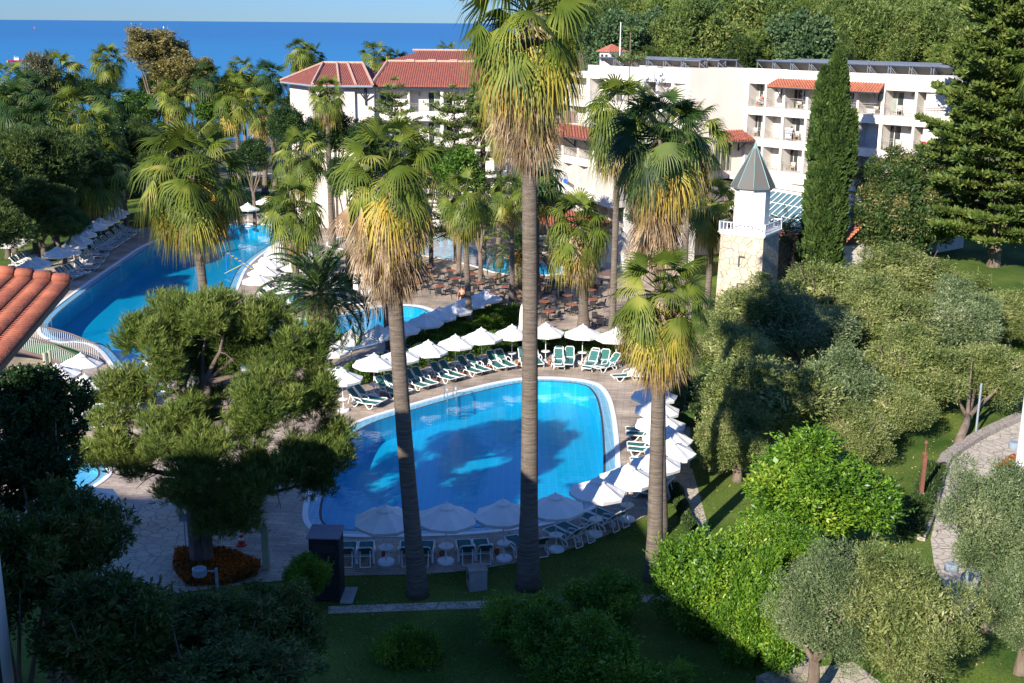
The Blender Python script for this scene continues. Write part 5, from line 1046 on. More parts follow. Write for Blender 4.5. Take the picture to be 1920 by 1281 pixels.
def make_lounger():
    r = empty("sun_lounger", (0, 0, 0), "x", "sun lounger"); S = .30
    b = MB(); b.add([(-S, -.35, .34), (S, -.35, .34), (S, .35, .31), (-S, .35, .31), (S, 1.02, .35), (-S, 1.02, .35)], [(0, 1, 2, 3), (3, 2, 4, 5)]); b.add([(-S, -.35, .325), (S, -.35, .325), (S, .35, .295), (-S, .35, .295), (S, 1.02, .335), (-S, 1.02, .335)], [(0, 3, 2, 1), (3, 5, 4, 2)]); b.build("seat_sling", M_TEAL, r)
    bk = lambda t: (-.36-.62*t, .36+.62*t)
    b = MB()
    for dz in (0, -.015):
        y0, z0 = bk(0); y1, z1 = bk(1); b.add([(-S*.88, y0, z0+dz), (S*.88, y0, z0+dz), (S*.88, y1, z1+dz), (-S*.88, y1, z1+dz)], [(0, 1, 2, 3)])
    b.build("back_sling", M_TEAL, r)
    b = MB(); y1, z1 = bk(1.04); ym, zm = bk(.9)
    b.tube([(-S, -.36, .35), (-S*.98, ym, zm), (-S*.7, y1, z1), (S*.7, y1, z1), (S*.98, ym, zm), (S, -.36, .35)], .035, 6); b.tube([(-S, *bk(.12)), (S, *bk(.12))], .03, 5)
    b.tube([(-S*.7, *bk(.6)), (-S*.7, -.95, .08)], .025, 5); b.tube([(S*.7, *bk(.6)), (S*.7, -.95, .08)], .025, 5); b.tube([(-S*.7, -.95, .09), (S*.7, -.95, .09)], .025, 5)
    b.build("back_frame", M_PLASTIC, r)
    b = MB()
    for s in (-1, 1): b.tube([(s*.33, -.5, .25), (s*.33, -.2, .34), (s*.33, .3, .31), (s*.33, .95, .36), (s*.29, 1.06, .33)], .036, 6)
    b.tube([(-.3, 1.05, .335), (.3, 1.05, .335)], .036, 6); b.tube([(-.33, -.38, .32), (.33, -.38, .32)], .03, 5); b.build("frame", M_PLASTIC, r)
    for s in (-1, 1):
        MB().tube([(s*.34, .35, .31), (s*.35, .55, .06), (s*.35, .66, .02), (s*.35, .8, .07), (s*.33, .93, .34)], .03, 6).build("leg", M_PLASTIC, r)
        MB().tube([(s*.34, -.1, .33), (s*.35, -.3, .06), (s*.35, -.42, .02), (s*.35, -.56, .08), (s*.33, -.5, .28)], .03, 6).build("leg", M_PLASTIC, r)
        MB().tube([(s*.34, -.45, .42), (s*.37, -.42, .60), (s*.38, -.2, .60), (s*.38, .08, .54), (s*.36, .16, .40), (s*.34, .12, .33)], .03, 6).build("armrest", M_PLASTIC, r)
    regkids(r); return r
def make_closed():
    r = empty("closed_parasol", (0, 0, 0), "x", "parasol"); b = MB(); n = 16; vs = []; prof = [(.06, 2.65), (.13, 2.3), (.17, 1.8), (.19, 1.2), (.26, .75)]
    for R, z in prof:
        for k in range(n): rr_ = R*(1.15 if k % 2 else .75); vs.append((rr_*math.cos(2*PI*k/n), rr_*math.sin(2*PI*k/n), z+(.05 if k % 2 and z < 1 else 0)))
    b.add(vs, [(i*n+k, i*n+(k+1) % n, (i+1)*n+(k+1) % n, (i+1)*n+k) for i in range(4) for k in range(n)]); b.build("canopy", M_CANVAS, r)
    MB().tube([(0, 0, .05), (0, 0, 2.75)], .027, 8).build("pole", M_PLASTIC, r); MB().lathe([(0, .12), (.34, .10), (.37, .04), (.37, 0)], 16).build("base", M_PLASTIC, r); regkids(r); return r
def make_table():
    r = empty("dining_table", (0, 0, 0), "x", "table"); b = MB(); b.lathe([(0, .75), (.44, .75), (.45, .735), (.45, .72), (0, .715)], 20); b.build("tabletop", M_TABLE, r)
    MB().tube([(0, 0, .05), (0, 0, .72)], .04, 8).build("pedestal", M_CLK, r)
    for k in range(4):
        a = PI/4+k*PI/2; MB().tube([(0, 0, .12), (.2*math.cos(a), .2*math.sin(a), .07), (.36*math.cos(a), .36*math.sin(a), .02)], .025, 5).build("foot", M_CLK, r)
    regkids(r); return r
def make_chair(m=None, nm="dining_chair"):
    m = m or M_WICKER; r = empty(nm, (0, 0, 0), "x", "chair"); MB().box((0, 0, .43), (.44, .44, .04)).build("seat", m, r)
    b = MB(); b.add([(-.22, -.21, .45), (.22, -.21, .45), (.21, -.29, .86), (-.21, -.29, .86), (-.22, -.24, .45), (.22, -.24, .45), (.21, -.32, .86), (-.21, -.32, .86)], [(0, 1, 2, 3), (7, 6, 5, 4), (0, 4, 5, 1), (1, 5, 6, 2), (2, 6, 7, 3), (3, 7, 4, 0)]); b.build("backrest", m, r)
    for sx in (-1, 1):
        for sy in (-1, 1): MB().tube([(sx*.2, sy*.2, .43), (sx*.22, sy*.22, 0)], .018, 4).build("leg", m, r)
        MB().tube([(sx*.22, -.25, .66), (sx*.24, .1, .65), (sx*.22, .2, .43)], .018, 4).build("armrest", m, r)
    regkids(r); return r
PA = make_parasol(); LO = make_lounger(); CL = make_closed(); TB = make_table(); CHR = make_chair(); BC = make_chair(M_BEIGE, "balcony_chair")
USED = set()
def put(proto, loc, rz, label, group, s=None):
    if proto.name not in USED: USED.add(proto.name); o = proto; o.location = loc; o.rotation_euler = (0, 0, rz); o["label"] = label
    else: o = copy_tree(proto, loc, rz, label)
    if s: o.scale = (s, s, s)
    o["group"] = group; return o
jr = random.Random(12)
def parasol(p, label, group, s=None):
    o = put(PA, Vector((p.x, p.y, 0)), jr.uniform(0, .78), label, group, s); t = o.rotation_euler; o.rotation_euler = (jr.gauss(0, .018), jr.gauss(0, .018), t.z)
    k = jr.uniform(.96, 1.05); o.scale = (k, k, jr.uniform(.97, 1.02)); return o
def face(dx, dy): return math.atan2(-dx, dy)   # +y of the thing points to (dx, dy)
def place_row(pks, row, pgroup, lgroup, side, off=.2, ends=(0, 0), z=2.62, lab=None, lounge=True, gap=.62, pot=False):
    P = [gp(a, c, z) for a, c in pks]; N = len(P)
    for i, p in enumerate(P): parasol(p, (lab[i] if lab else "white parasol, %s from the %s in %s" % (ORD[i], row[1], row[0])), pgroup)
    if not lounge: return P
    k = 0; segs = [(P[i], P[i+1]) for i in range(N-1)]
    if ends[0]: segs = [(P[0]-(P[1]-P[0]), P[0])]+segs
    if ends[1]: segs = segs+[(P[-1], P[-1]+(P[-1]-P[-2]))]
    for a, c in segs:
        d = (c-a); L = d.length; u = d.normalized(); n = Vector((-u.y, u.x, 0))*side
        m = (a+c)/2
        for q in (-1, 1):
            pos = m+u*q*min(.37, L*.16)+n*off; pos.z = 0; ang = face(n.x, n.y)+jr.uniform(-.06, .06)
            put(LO, pos, ang, "teal sun lounger, %s from the %s in %s" % (ORD[k] if k < len(ORD) else "%d places" % (k+1), row[1], row[0]), lgroup); k += 1
        if pot:
            pp = c+n*.55+u*.12; b = MB(); b.lathe([(0, .02), (.09, 0), (.14, .2), (.15, .22), (.11, .22), (.1, .05)], 10); o = b.build("flower_pot", M_TERRA, None, (pp.x, pp.y, 0)); tag(o, "terracotta pot, %s from the %s in %s" % (ORD[min(k//2, 20)], row[1], row[0]), "pot", "terracotta pots beside parasols")
    return P
G1, G2 = "white parasols around the near pool", "sun loungers around the near pool"
place_row([(642, 690), (699, 665), (750, 652), (801, 640), (853, 628), (903, 618), (960, 611), (1024, 608), (1093, 610), (1158, 616)], ("the back row behind the near pool", "left"), G1, G2, -1, .55, (0, 0), pot=True)
place_row([(1228, 722), (1232, 749), (1238, 775), (1250, 800), (1257, 826), (1230, 848)], ("the column right of the near pool", "back"), G1, G2, -1, .5, (0, 0))
place_row([(1179, 875), (1118, 900), (1045, 926), (946, 941), (835, 946), (722, 947)], ("the near pool's front row", "right"), G1, G2, -1, .35, (0, 1), pot=True)
G3, G4 = "white parasols beside the middle pool", "sun loungers beside the middle pool"
place_row([(615, 640), (657, 620), (710, 611), (752, 602), (796, 589), (824, 577), (853, 566), (881, 554), (909, 545)], ("the middle pool's front row", "left"), G3, G4, 1, .2)
place_row([(527, 452), (520, 462), (512, 473), (503, 485), (493, 498), (482, 513)], ("the island's packed cluster", "back"), "white parasols packed on the central island", "sun loungers on the central island", 1, .9)
place_row([(578, 452), (572, 463), (566, 475), (556, 488)], ("the island's second line", "back"), "white parasols packed on the central island", "sun loungers on the central island", 1, .9, lounge=False)
G5, G6 = "white parasols left of the far pool", "sun loungers left of the far pool"
place_row([(221, 389), (212, 396), (200, 403), (187, 410), (176, 416)], ("the far left row's back group", "back"), G5, G6, 1, 1.3, (0, 1))
place_row([(155, 429), (146, 440), (136, 450), (124, 459), (107, 464)], ("the far left row's middle group", "back"), G5, G6, 1, 1.3, (1, 1))
place_row([(70, 481), (54, 488)], ("the pair above the orange roof", "back"), G5, G6, 1, 1.3, (0, 1))
place_row([(40, 437), (30, 441), (18, 446)], ("the group under the left pines", "back"), G5, G6, 1, 1.3, (0, 1))
place_row([(463, 381), (497, 369)], ("the far pool's back edge", "left"), G5, G6, -1, 1.2, (0, 0))
def lone(px, lab, grp="single white parasols"):
    p = gp(*px, 2.62); parasol(p, lab, grp); return p
lone((110, 682), "white parasol in front of the footbridge, leftmost of three"); lone((148, 663), "white parasol right behind the footbridge rail, farthest of three"); lone((161, 706), "white parasol nearest the teal loungers by the footbridge")
lone((306, 655), "white parasol glimpsed through the top of the big pine"); lone((350, 668), "white parasol glimpsed through the middle of the big pine"); lone((372, 858), "shaded white parasol behind the big pine's lower boughs"); lone((162, 910), "shaded white parasol beside the small kid pool")
lone((540, 527), "white parasol behind the loungers left of the big date palm"); lone((1020, 425), "white parasol by the right pool's far bank"); lone((615, 520), "white parasol under the big date palm's fronds")
for i, (x, y) in enumerate([(668, 572), (679, 570), (690, 567)]):
    put(CL, gp(x, y), 0, "closed white parasol, %s of three standing right of the big date palm" % ["leftmost", "middle", "rightmost"][i], "closed white parasols")
for x, y, t in [(978, 640, "closed parasol leaning against the tallest palm's trunk line beside the hedge"), (1123, 519, "closed white parasol, left one behind the dining terrace"), (1141, 510, "closed white parasol, middle one behind the dining terrace"), (1154, 506, "closed white parasol, right one behind the dining terrace")]:
    put(CL, gp(x, y), 0, t, "closed white parasols", 1.25 if x > 1100 else None)
def loungers(lst, grp):
    for x, y, a, t in lst: put(LO, gp(x, y), math.radians(a), t, grp)
loungers([(105, 800, 170, "teal lounger left of two in front of the yellow flowering border"), (136, 803, 172, "teal lounger right of two in front of the yellow flowering border"), (183, 800, 190, "teal lounger right of the parasol base by the flowering border"), (208, 798, 190, "teal lounger partly behind the big pine's left edge"), (95, 775, 240, "lounger side on beneath the leftmost footbridge parasol"), (130, 762, 90, "lounger turned away behind the parasols by the footbridge"),
          (527, 575, 160, "teal lounger left of three on the central island"), (540, 580, 158, "teal lounger middle of three on the central island"), (558, 582, 160, "teal lounger right of three on the central island"), (630, 573, 205, "teal lounger just right of the big date palm's trunk"), (648, 570, 208, "teal lounger near the closed parasols"), (510, 590, 150, "teal lounger at the central island's front bank"),
          (488, 596, 140, "lounger behind the big pine's top at the island's tip"), (400, 945, 90, "shaded lounger behind the big pine's trunk"), (455, 905, 80, "shaded teal lounger right of the big pine, upper"), (465, 925, 80, "shaded teal lounger right of the big pine, lower"), (440, 945, 100, "shaded white framed lounger beside the big pine's trunk"), (195, 985, 20, "shaded lounger with back to the camera beside the drain kerb"), (215, 985, 15, "shaded teal lounger right of its neighbour by the drain kerb"),
          (1176, 712, 110, "lounger under the fallen canvas at the near pool's corner"), (1107, 692, 160, "teal lounger second from right at the hedge's end"), (1138, 694, 130, "teal lounger at the hedge's right end"), (1048, 688, 180, "teal lounger facing the camera beside the tallest palm")], "single sun loungers")
k = 0
for r_, (x0, y0, x1, y1, n_) in enumerate([(1012, 462, 1120, 492, 8), (1020, 452, 1110, 478, 7), (1010, 445, 1080, 460, 5), (760, 420, 900, 432, 5)]):
    for i in range(n_):
        f = i/(n_-1); p = gp(x0+(x1-x0)*f, y0+(y1-y0)*f); put(LO, p, math.radians(150 if r_ < 3 else 190), "distant teal lounger, %s from left in the %s line beyond the right pool" % (ORD[i], ["nearest", "middle", "third", "farthest left"][r_]), "sun loungers beyond the right pool")
# canvas covers
def heap(label, p, sx, sy, h):
    rng = np.random.default_rng(int(sx*100)); n = 18; m = 7; vs = []
    for j in range(m):
        f = j/(m-1)
        for i in range(n): a = 2*PI*i/n; r_ = (1-f**2)**.5 if f < 1 else 0; r_ = max(r_, .02)*(1+.12*math.sin(i*2.7+j)); vs.append((sx*r_*math.cos(a), sy*r_*math.sin(a), h*f*(1+.1*math.sin(i*1.7))))
    o = MB().add(vs, [(j*n+i, j*n+(i+1) % n, (j+1)*n+(i+1) % n, (j+1)*n+i) for j in range(m-1) for i in range(n)]).build("canvas_cover", M_CANVAS, None, p); tag(o, label, "canvas")
heap("white canvas lying over a lounger at the near pool's far right corner", gp(1205, 712)+Vector((0, 0, .35)), 1.0, .65, .5)
# tables and chairs
TBL = [(802, 500, "table nearest the far pool bank on the terrace's left"), (803, 515, "table in the second line on the terrace's left"), (781, 528, "leftmost dining table"), (825, 536, "table left of the dark slim trunk in the front line"), (845, 507, "table behind the dark slim trunk"), (853, 522, "table just left of the dark slim trunk"), (869, 543, "table partly behind the parasols and slim trunk"), (887, 513, "small table right of the dark slim trunk"), (898, 530, "table between the two slim trunks"), (930, 519, "table left of the date palm among the tables"),
       (949, 537, "table before the second slim trunk"), (925, 551, "table above the last middle row parasol"), (1012, 518, "table right of the tallest trunk at the back"), (1060, 524, "table in full view at the back of the terrace"), (1025, 535, "table right of the tallest trunk in the second line"), (1064, 553, "table in the middle of the right terrace"), (1021, 565, "bright table right of the tallest trunk"), (1072, 570, "table left of the thick terrace palm trunk"), (1029, 583, "front table right of the tallest trunk"),
       (1110, 530, "table right of the thick terrace palm trunk at the back"), (1111, 561, "table right of the thick terrace palm trunk in the middle"), (1107, 543, "table behind the thick terrace palm trunk"), (1122, 593, "front table right of the thick terrace palm trunk"), (972, 575, "table hidden behind the tallest trunk")]
CHN = ["left", "near", "right", "far"]
for i, (x, y, t) in enumerate(TBL):
    p = gp(x, y, .75); p.z = 0; a0 = jr.uniform(-.4, .4); put(TB, p, a0, "round red "+t, "round dining tables on the terrace")
    for k in range(4):
        a = a0+PI+k*PI/2+jr.uniform(-.15, .15); q = p+Vector((math.cos(a), math.sin(a), 0))*jr.uniform(.62, .82)
        put(CHR, q, face(-math.cos(a), -math.sin(a))+jr.uniform(-.2, .2), "black chair, %s side of %s" % (CHN[k], t), "black chairs around the dining tables")
# balcony chairs + laundry
def fpt(A, B, f, z, out): 
    u = (B-A); u.z = 0; un = u.normalized(); n = Vector((un.y, -un.x, 0)); n = n if n.dot(-A) > 0 else -n
    p = A+u*f-n*out; return Vector((p.x, p.y, z)), n
spots = [(c2, c3, .8, 2), (c2, c3, .82, 1), (c1, c2, .9, 2), (c1, c2, .9, 1), (c1, c2, .92, 0), (c0, c1, .82, 2), (c0, c1, .8, 1), (c0, c1, .3, 2), (c4, c5, .2, 2), (c4, c5, .85, 2), (c1, c2, .12, 2), (c1, c2, .38, 0)]
for i, (a, b_, f, fl) in enumerate(spots):
    p, n = fpt(a, b_, f, FL3[fl]+.01, .75); put(BC, p, face(n.x, n.y)+.5, "beige chair, %s floor balcony, %s" % (["lowest", "middle", "top"][fl], ["second bay from the left of the right half", "left bay of the right half, middle storey", "bay left of the cypress, under the orange canopy", "bay left of the cypress holding laundry", "bay left of the cypress at the bottom", "right end section, left bay of the top storey", "right end section, left bay of the middle storey", "rightmost bay on the top storey", "left half beside the blank wall", "left half behind the young norfolk pine", "bay just right of the cypress top", "bay just right of the cypress bottom"][i]), "beige balcony chairs")
def cloth(name, label, p, n, wd, h, m, out=.1):
    u = Vector((-n.y, n.x, 0)); b = MB(); k = 6; vs = []
    for j in range(4):
        for i in range(k+1): s = (i/k-.5)*wd; q = p+u*s+n*(out+.03*math.sin(i*2+j))-Vector((0, 0, h*j/3)); vs.append(q)
    vs += [v-n*.015 for v in vs]; f = [(j*(k+1)+i, j*(k+1)+i+1, (j+1)*(k+1)+i+1, (j+1)*(k+1)+i) for j in range(3) for i in range(k)]; N_ = 4*(k+1)
    b.add(vs, f+[tuple(q+N_ for q in g)[::-1] for g in f]); return tag(b.build(name, m), label, "laundry")
p, n = fpt(c0, c1, .34, FL3[1]+1.0, 0); cloth("towel", "red towel hung over a balcony rail near the hotel's right end", p, n, .45, 1.0, M_CLR); cloth("towel", "black towel hung beside the red towel on the balcony rail", p+Vector((-n.y, n.x, 0))*.75, n, .9, .98, M_CLK)
p, n = fpt(c4, c5, .28, FL3[2]+1.9, 0); cloth("towel", "navy clothes hanging in the balcony left of the blank wall", p, n, .6, .9, M_CLN, -.5)
p, n = fpt(c4, c5, .85, FL3[2]+1.9, 0); cloth("towel", "black garment hanging on the left half's balcony by the young norfolk pine", p, n, .7, .4, M_CLK, -.6)
p, n = fpt(c1, c2, .95, FL3[1]+1.9, 0); cloth("towel", "pale clothes hanging on the middle balcony left of the cypress", p-Vector((0, 0, .7)), n, .8, 1.0, M_CLW, -.2)
p, n = fpt(c1, c2, .30, FL3[2]+1.5, 0); cloth("television", "small black box on the balcony wall under the canopy", p, n, .6, .4, M_CLK, -1.3)
p, n = fpt(w1, w0, .62, 6.9+1.0, 0); cloth("towel", "grey dark towel over the lower wing's rail", p+n*1.4, n, 1.3, .95, M_CLK); cloth("towel", "orange towel over the lower wing's rail", p+n*1.4+Vector((-uw.x, -uw.y, 0))*-.95, n, .4, .95, M_CLO)
p, n = fpt(w1, w0, .42, 6.9+1.0, 0); cloth("towel", "blue striped swimwear drying on the lower wing's rail", p+n*1.4, n, 1.2, .35, M_BLUE)
# people
def person(label, loc, rz, pose, shirt, pants, hair=True):
    r = empty("person", loc, label, "person", None, rz)
    if pose == "stand": J = dict(pel=(0, 0, .95), ch=(0, 0, 1.32), nk=(0, 0, 1.5), hd=(0, .01, 1.66), tp=(0, 0, 1.76), sl=(-.19, 0, 1.43), el=(-.25, -.02, 1.15), wl=(-.22, .12, .92), hl=(-.21, .16, .84), sr=(.19, 0, 1.43), er=(.26, -.02, 1.15), wr=(.24, .05, .9), hr=(.24, .08, .82), tl=(-.1, 0, .9), kl=(-.12, .04, .5), al=(-.12, -.02, .09), fl=(-.13, .14, .03), tr=(.1, 0, .9), kr=(.12, .08, .5), ar=(.12, .05, .09), fr=(.13, .2, .03))
    else: J = dict(pel=(0, 0, .5), ch=(0, -.05, .85), nk=(0, -.05, 1.03), hd=(0, 0, 1.18), tp=(0, 0, 1.28), sl=(-.19, -.05, .96), el=(-.27, .05, .72), wl=(-.18, .28, .66), hl=(-.14, .34, .66), sr=(.19, -.05, .96), er=(.27, .05, .72), wr=(.18, .28, .66), hr=(.14, .34, .66), tl=(-.1, .05, .48), kl=(-.15, .42, .5), al=(-.14, .4, .09), fl=(-.14, .54, .04), tr=(.1, .05, .48), kr=(.15, .42, .5), ar=(.14, .4, .09), fr=(.14, .54, .04))
    R = dict(pel=.15, ch=.15, nk=.055, hd=.10, tp=.06, sl=.06, el=.042, wl=.03, hl=.028, sr=.06, er=.042, wr=.03, hr=.028, tl=.085, kl=.058, al=.038, fl=.03, tr=.085, kr=.058, ar=.038, fr=.03)
    E_ = ["pel ch", "ch nk", "nk hd", "hd tp", "ch sl", "sl el", "el wl", "wl hl", "ch sr", "sr er", "er wr", "wr hr", "pel tl", "tl kl", "kl al", "al fl", "pel tr", "tr kr", "kr ar", "ar fr"]
    def skin(name, keys, sc_, m, par):
        ks = list(keys); me = bpy.data.meshes.new(name); me.from_pydata([J[k] for k in ks], [(ks.index(e.split()[0]), ks.index(e.split()[1])) for e in E_ if all(q in ks for q in e.split())], []); me.materials.append(m)
        o = link(name, me, par); md = o.modifiers.new("skin", 'SKIN'); 
        for i, k in enumerate(ks): v = me.skin_vertices[0].data[i]; v.radius = (R[k]*sc_,)*2; v.use_root = (i == 0)
        md.use_smooth_shade = True; s = o.modifiers.new("sub", 'SUBSURF'); s.levels = 1; s.render_levels = 1; return o
    skin("body", J.keys(), 1, M_SKIN, r)
    if shirt: skin("shirt", ["pel", "ch", "sl", "el", "sr", "er"], 1.15, shirt, r)
    if pants: skin("trousers" if pose == "stand" else "shorts", ["pel", "tl", "kl", "tr", "kr"] if pose != "stand" else ["pel", "tl", "kl", "al", "tr", "kr", "ar"], 1.14, pants, r)
    h = J["tp"]; b = MB(); b.lathe([(0, .07), (.07, .055), (.105, 0), (.1, -.07)], 10, (h[0], h[1]-.015, h[2]-.03)); b.build("hair", M_HAIR, r, smooth=True)
person("person in a mustard shirt standing on the shaded lawn behind the far left parasols", gp(207, 371), 0.5, "stand", M_CLY, M_CLN)
pc = gp(866, 566); person("bather sitting at the edge of the dining terrace above the middle row parasols", pc, 2.6, "sit", None, M_CLK); put(CHR, pc+Vector((0, 0, 0)), 2.6, "black wicker chair under the seated bather", "black chairs around the dining tables")
p, n = fpt(c2, c3, .68, FL3[2]+.02, .6); person("person sitting on the top balcony beside the windowless wall", p, face(n.x, n.y)-.6, "sit", M_CLO, M_CLW); put(BC, p, face(n.x, n.y)-.6, "beige chair under the person on the top balcony", "beige balcony chairs")
p, n = fpt(c0, c1, .16, FL3[1]+.02, .5); person("person in black sitting on the balcony right of the red towel", p, face(n.x, n.y), "sit", M_CLK, M_CLK); put(BC, p, face(n.x, n.y), "beige chair under the person in black", "beige balcony chairs")
p, n = fpt(c1, c2, .9, FL3[1]+.02, .45); person("dark haired person bending over on the middle balcony left of the cypress", p+Vector((-n.y, n.x, 0))*-.4, face(n.x, n.y)+1, "sit", M_CLK, M_CLN)
# footbridge
A = gp(-40, 680); B = gp(120, 745); 
def bridge():
    l0, l1 = at(-60, 690, 76), at(178, 672, 74.5); a0 = Vector((-38, 79.5, .2)); a1 = gp(168, 690); a1.z = .15; a0 = gp(-60, 660); a0.z = .2
    d = (a1-a0); L = d.length; u = d.normalized(); n = Vector((-u.y, u.x, 0)); r = empty("footbridge", a0, "arched footbridge with dark handrails and white balusters over the pool channel", "footbridge"); K = 26
    pt = lambda f, s, h: u*(L*f)+n*s+Vector((0, 0, h+.9*4*f*(1-f)))
    b = MB(); vs = []
    for i in range(K+1):
        for s in (-1.1, 1.1):
            for h in (0, -.25): vs.append(pt(i/K, s, h))
    fs = []
    for i in range(K): q = i*4; fs += [(q, q+2, q+6, q+4), (q+1, q+5, q+7, q+3), (q, q+4, q+5, q+1), (q+2, q+3, q+7, q+6)]
    b.add(vs, fs); b.build("deck", M_HEDGE2, r); 
    for s in (-1.15, 1.15):
        b = MB(); b.tube([pt(i/K, s, 1.0) for i in range(K+1)], .055, 6); b.build("handrail", M_BROWN, r); b = MB()
        for i in range(int(L/.17)): f = i*.17/L; b.tube([pt(f, s, .0), pt(f, s, .97)], .022, 4)
        b.build("balusters", M_PLASTIC, r); b = MB(); b.tube([pt(i/K, s, -.12) for i in range(K+1)], .16, 4); b.build("beam", M_BROWN, r)
M_HEDGE2 = mat("green carpet", (.03, .16, .035), (.05, .20, .045), 5, .95, .3)
bridge()
# ladders, posts, lamps, small things
def ladder(label, p, rz, s=1):
    r = empty("pool_ladder", p, label, "pool ladder", "pool ladders", rz)
    for sx in (-.28, .28): MB().tube([(sx, -.55, 0), (sx, -.5, .75), (sx, -.3, .98), (sx, 0, .95), (sx, .12, .7), (sx, .14, -.9)], .024, 8).build("handrail", M_METAL, r, smooth=True)
    for z in (-.25, -.55, -.85): MB().box((0, .14, z), (.56, .1, .03)).build("step", M_METAL, r)
    r.scale = (s,)*3
ladder("chrome ladder on the near pool's far edge", gp(846, 752), math.radians(200)); ladder("chrome ladder at the far pool's left corner", gp(88, 612), math.radians(250), 1.15)
for x, y, h, t in [(97, 800, 4.3, "left of the paired greenish timber poles by the footbridge parasols"), (106, 798, 4.4, "right of the paired greenish timber poles by the footbridge parasols"), (231, 770, 2.6, "greenish timber pole behind the big pine's left boughs"), (261, 772, 2.4, "second greenish timber pole behind the big pine's left boughs")]:
    b = MB(); p = gp(x, y); b.tube([(p.x, p.y, 0), (p.x, p.y, h)], [.13, .11], 10); tag(b.build("timber_pole", M_POSTG), t, "pole", "greenish timber poles")
p = gp(1725, 945); r = empty("iron_post", p, "rusty square iron post with finial by the kerb wall of the right path", "post"); b = MB(); b.box((0, 0, .3), (.2, .2, .6)); b.build("base", M_CONC, r); b = MB(); b.box((0, 0, 1.55), (.17, .17, 2.0)); b.build("shaft", M_RUST, r)
b = MB(); b.tube([(0, 0, 2.55), (0, 0, 3.1)], .035, 6); b.lathe([(.13, 2.5), (.13, 2.62), (.05, 2.66)], 8); b.lathe([(0, 3.0), (.1, 3.06), (.1, 3.14), (0, 3.22)], 8); b.build("finial", M_RUST, r)
def glamp(label, px, h=2.4, left=True):
    p = gp(*px); r = empty("garden_lamp", p, label, "lamp", "grey drum garden lamps"); s = -1 if left else 1
    MB().tube([(0, 0, -.05), (0, 0, h)], .06, 8).build("post", M_GREYM, r); MB().tube([(0, 0, h-.12), (s*.45, 0, h-.12)], .035, 6).build("arm", M_GREYM, r); b = MB(); b.lathe([(0, h-.30), (.26, h-.28), (.27, h-.02), (.2, h+.02), (0, h)], 16, (s*.62, 0, 0)); b.build("lamp_head", M_GREYM, r)
glamp("grey drum lamp on a post over the path between the two bottom olives", (1803, 1165)); glamp("grey drum lamp at the right edge of the flagged path", (1915, 915)); glamp("grey drum lamp over the orange flower bed below the big pine", (412, 1175)); 
def tlamp(label, px, h):
    p = gp(*px); r = empty("street_lamp", p, label, "lamp", "thin garden lamp posts"); MB().tube([(0, 0, 0), (0, 0, h)], [.07, .05], 6).build("post", M_METAL, r); b = MB(); b.lathe([(0, h+.15), (.22, h+.1), (.25, h), (.1, h-.12)], 10); b.build("lamp_head", M_WHITE, r)
tlamp("lamp post on the lawn behind the far pool", (449, 366), 3.6); tlamp("white headed lamp behind the dining terrace palm", (1026, 470), 4.2); p = gp(1829, 815); tag(MB().tube([(p.x, p.y, 0), (p.x, p.y, 3)], .06, 6).build("lamp_pole", M_GREYM), "plain grey pole under the forked olive tree", "pole")
# life ring post
p = gp(168, 432); r = empty("lifeguard_post", p, "dark lifeguard post with small pale roof left of the far pool", "post"); MB().tube([(0, 0, 0), (0, 0, 3.4)], .08, 6).build("pole", M_DARKT, r); MB().box((0, 0, 1.6), (1.6, 1.4, 2.6)).build("booth", M_DARKT, r); b = MB(); b.box((.0, 0, 3.4), (2.0, 1.6, .08)); b.box((.8, 0, 3.3), (.5, .5, .5)); b.build("roof", M_CONC, r)
b = MB(); K = 20; b.tube([(.42*math.cos(2*PI*i/K), 0, .42*math.sin(2*PI*i/K)) for i in range(K+1)], .1, 8); o = b.build("life_ring", M_RED, None, p+Vector((-.15, -.85, 1.9)), smooth=True); tag(o, "red life ring hanging on the dark lifeguard post", "life ring")
p = gp(214, 412); tag(MB().box((0, 0, 0), (.8, .5, 4.4)).build("stone_pillar", M_CONC, None, p+Vector((0, 3, 2.2))), "small pale pillar behind the rearmost far left parasol", "pillar")
# cone, shower, cabin, bin
p = gp(453, 1022); r = empty("traffic_cone", p, "red and white traffic cone on the shaded deck", "traffic cone"); b = MB(); b.lathe([(.24, 0), (.24, .05), (.16, .09)], 12); b.build("base", M_RED, r)
for i, (z0_, z1_) in enumerate([(.09, .25), (.25, .38), (.38, .5), (.5, .6), (.6, .72)]): f = lambda z: .16-.19*(z-.09); MB().lathe([(f(z0_), z0_), (f(z1_), z1_)]+([(0, z1_)] if i == 4 else []), 12).build("band", M_RED if i % 2 == 0 else M_WHITE, r)
b = MB(); b.box((0, .3, .98), (.3, .05, .75)); o = b.build("warning_board", M_WHITE, None, p); tag(o, "white and red striped board behind the traffic cone", "board")
for i in range(4): MB().box((0, .27, .74+i*.17), (.28, .012, .07), R=Matrix.Rotation(.5, 3, 'Y')).build("stripe", M_RED, o)
p = gp(500, 1066); r = empty("outdoor_shower", p, "white shower column with chrome side taps on the shaded deck", "shower"); MB().box((0, 0, .95), (.28, .28, 1.9)).build("column", M_POSTG, r); b = MB()
for s in (-1, 1): b.tube([(s*.12, 0, 1.65), (s*.3, 0, 1.78), (s*.42, 0, 1.62)], .025, 6)
b.build("tap", M_METAL, r, smooth=True)
p = gp(610, 1128); r = empty("changing_cabin", p, "tall black slatted cabin with grey top beside the lawn", "cabin", None, -.03); b = MB(); b.box((0, .55, 1.35), (1.15, 1.1, 2.7)); 
for i in range(22): b.box((0, -.015, .12+i*.115), (1.1, .03, .09)); b.box((.585, .55, .12+i*.115), (.03, 1.0, .09))
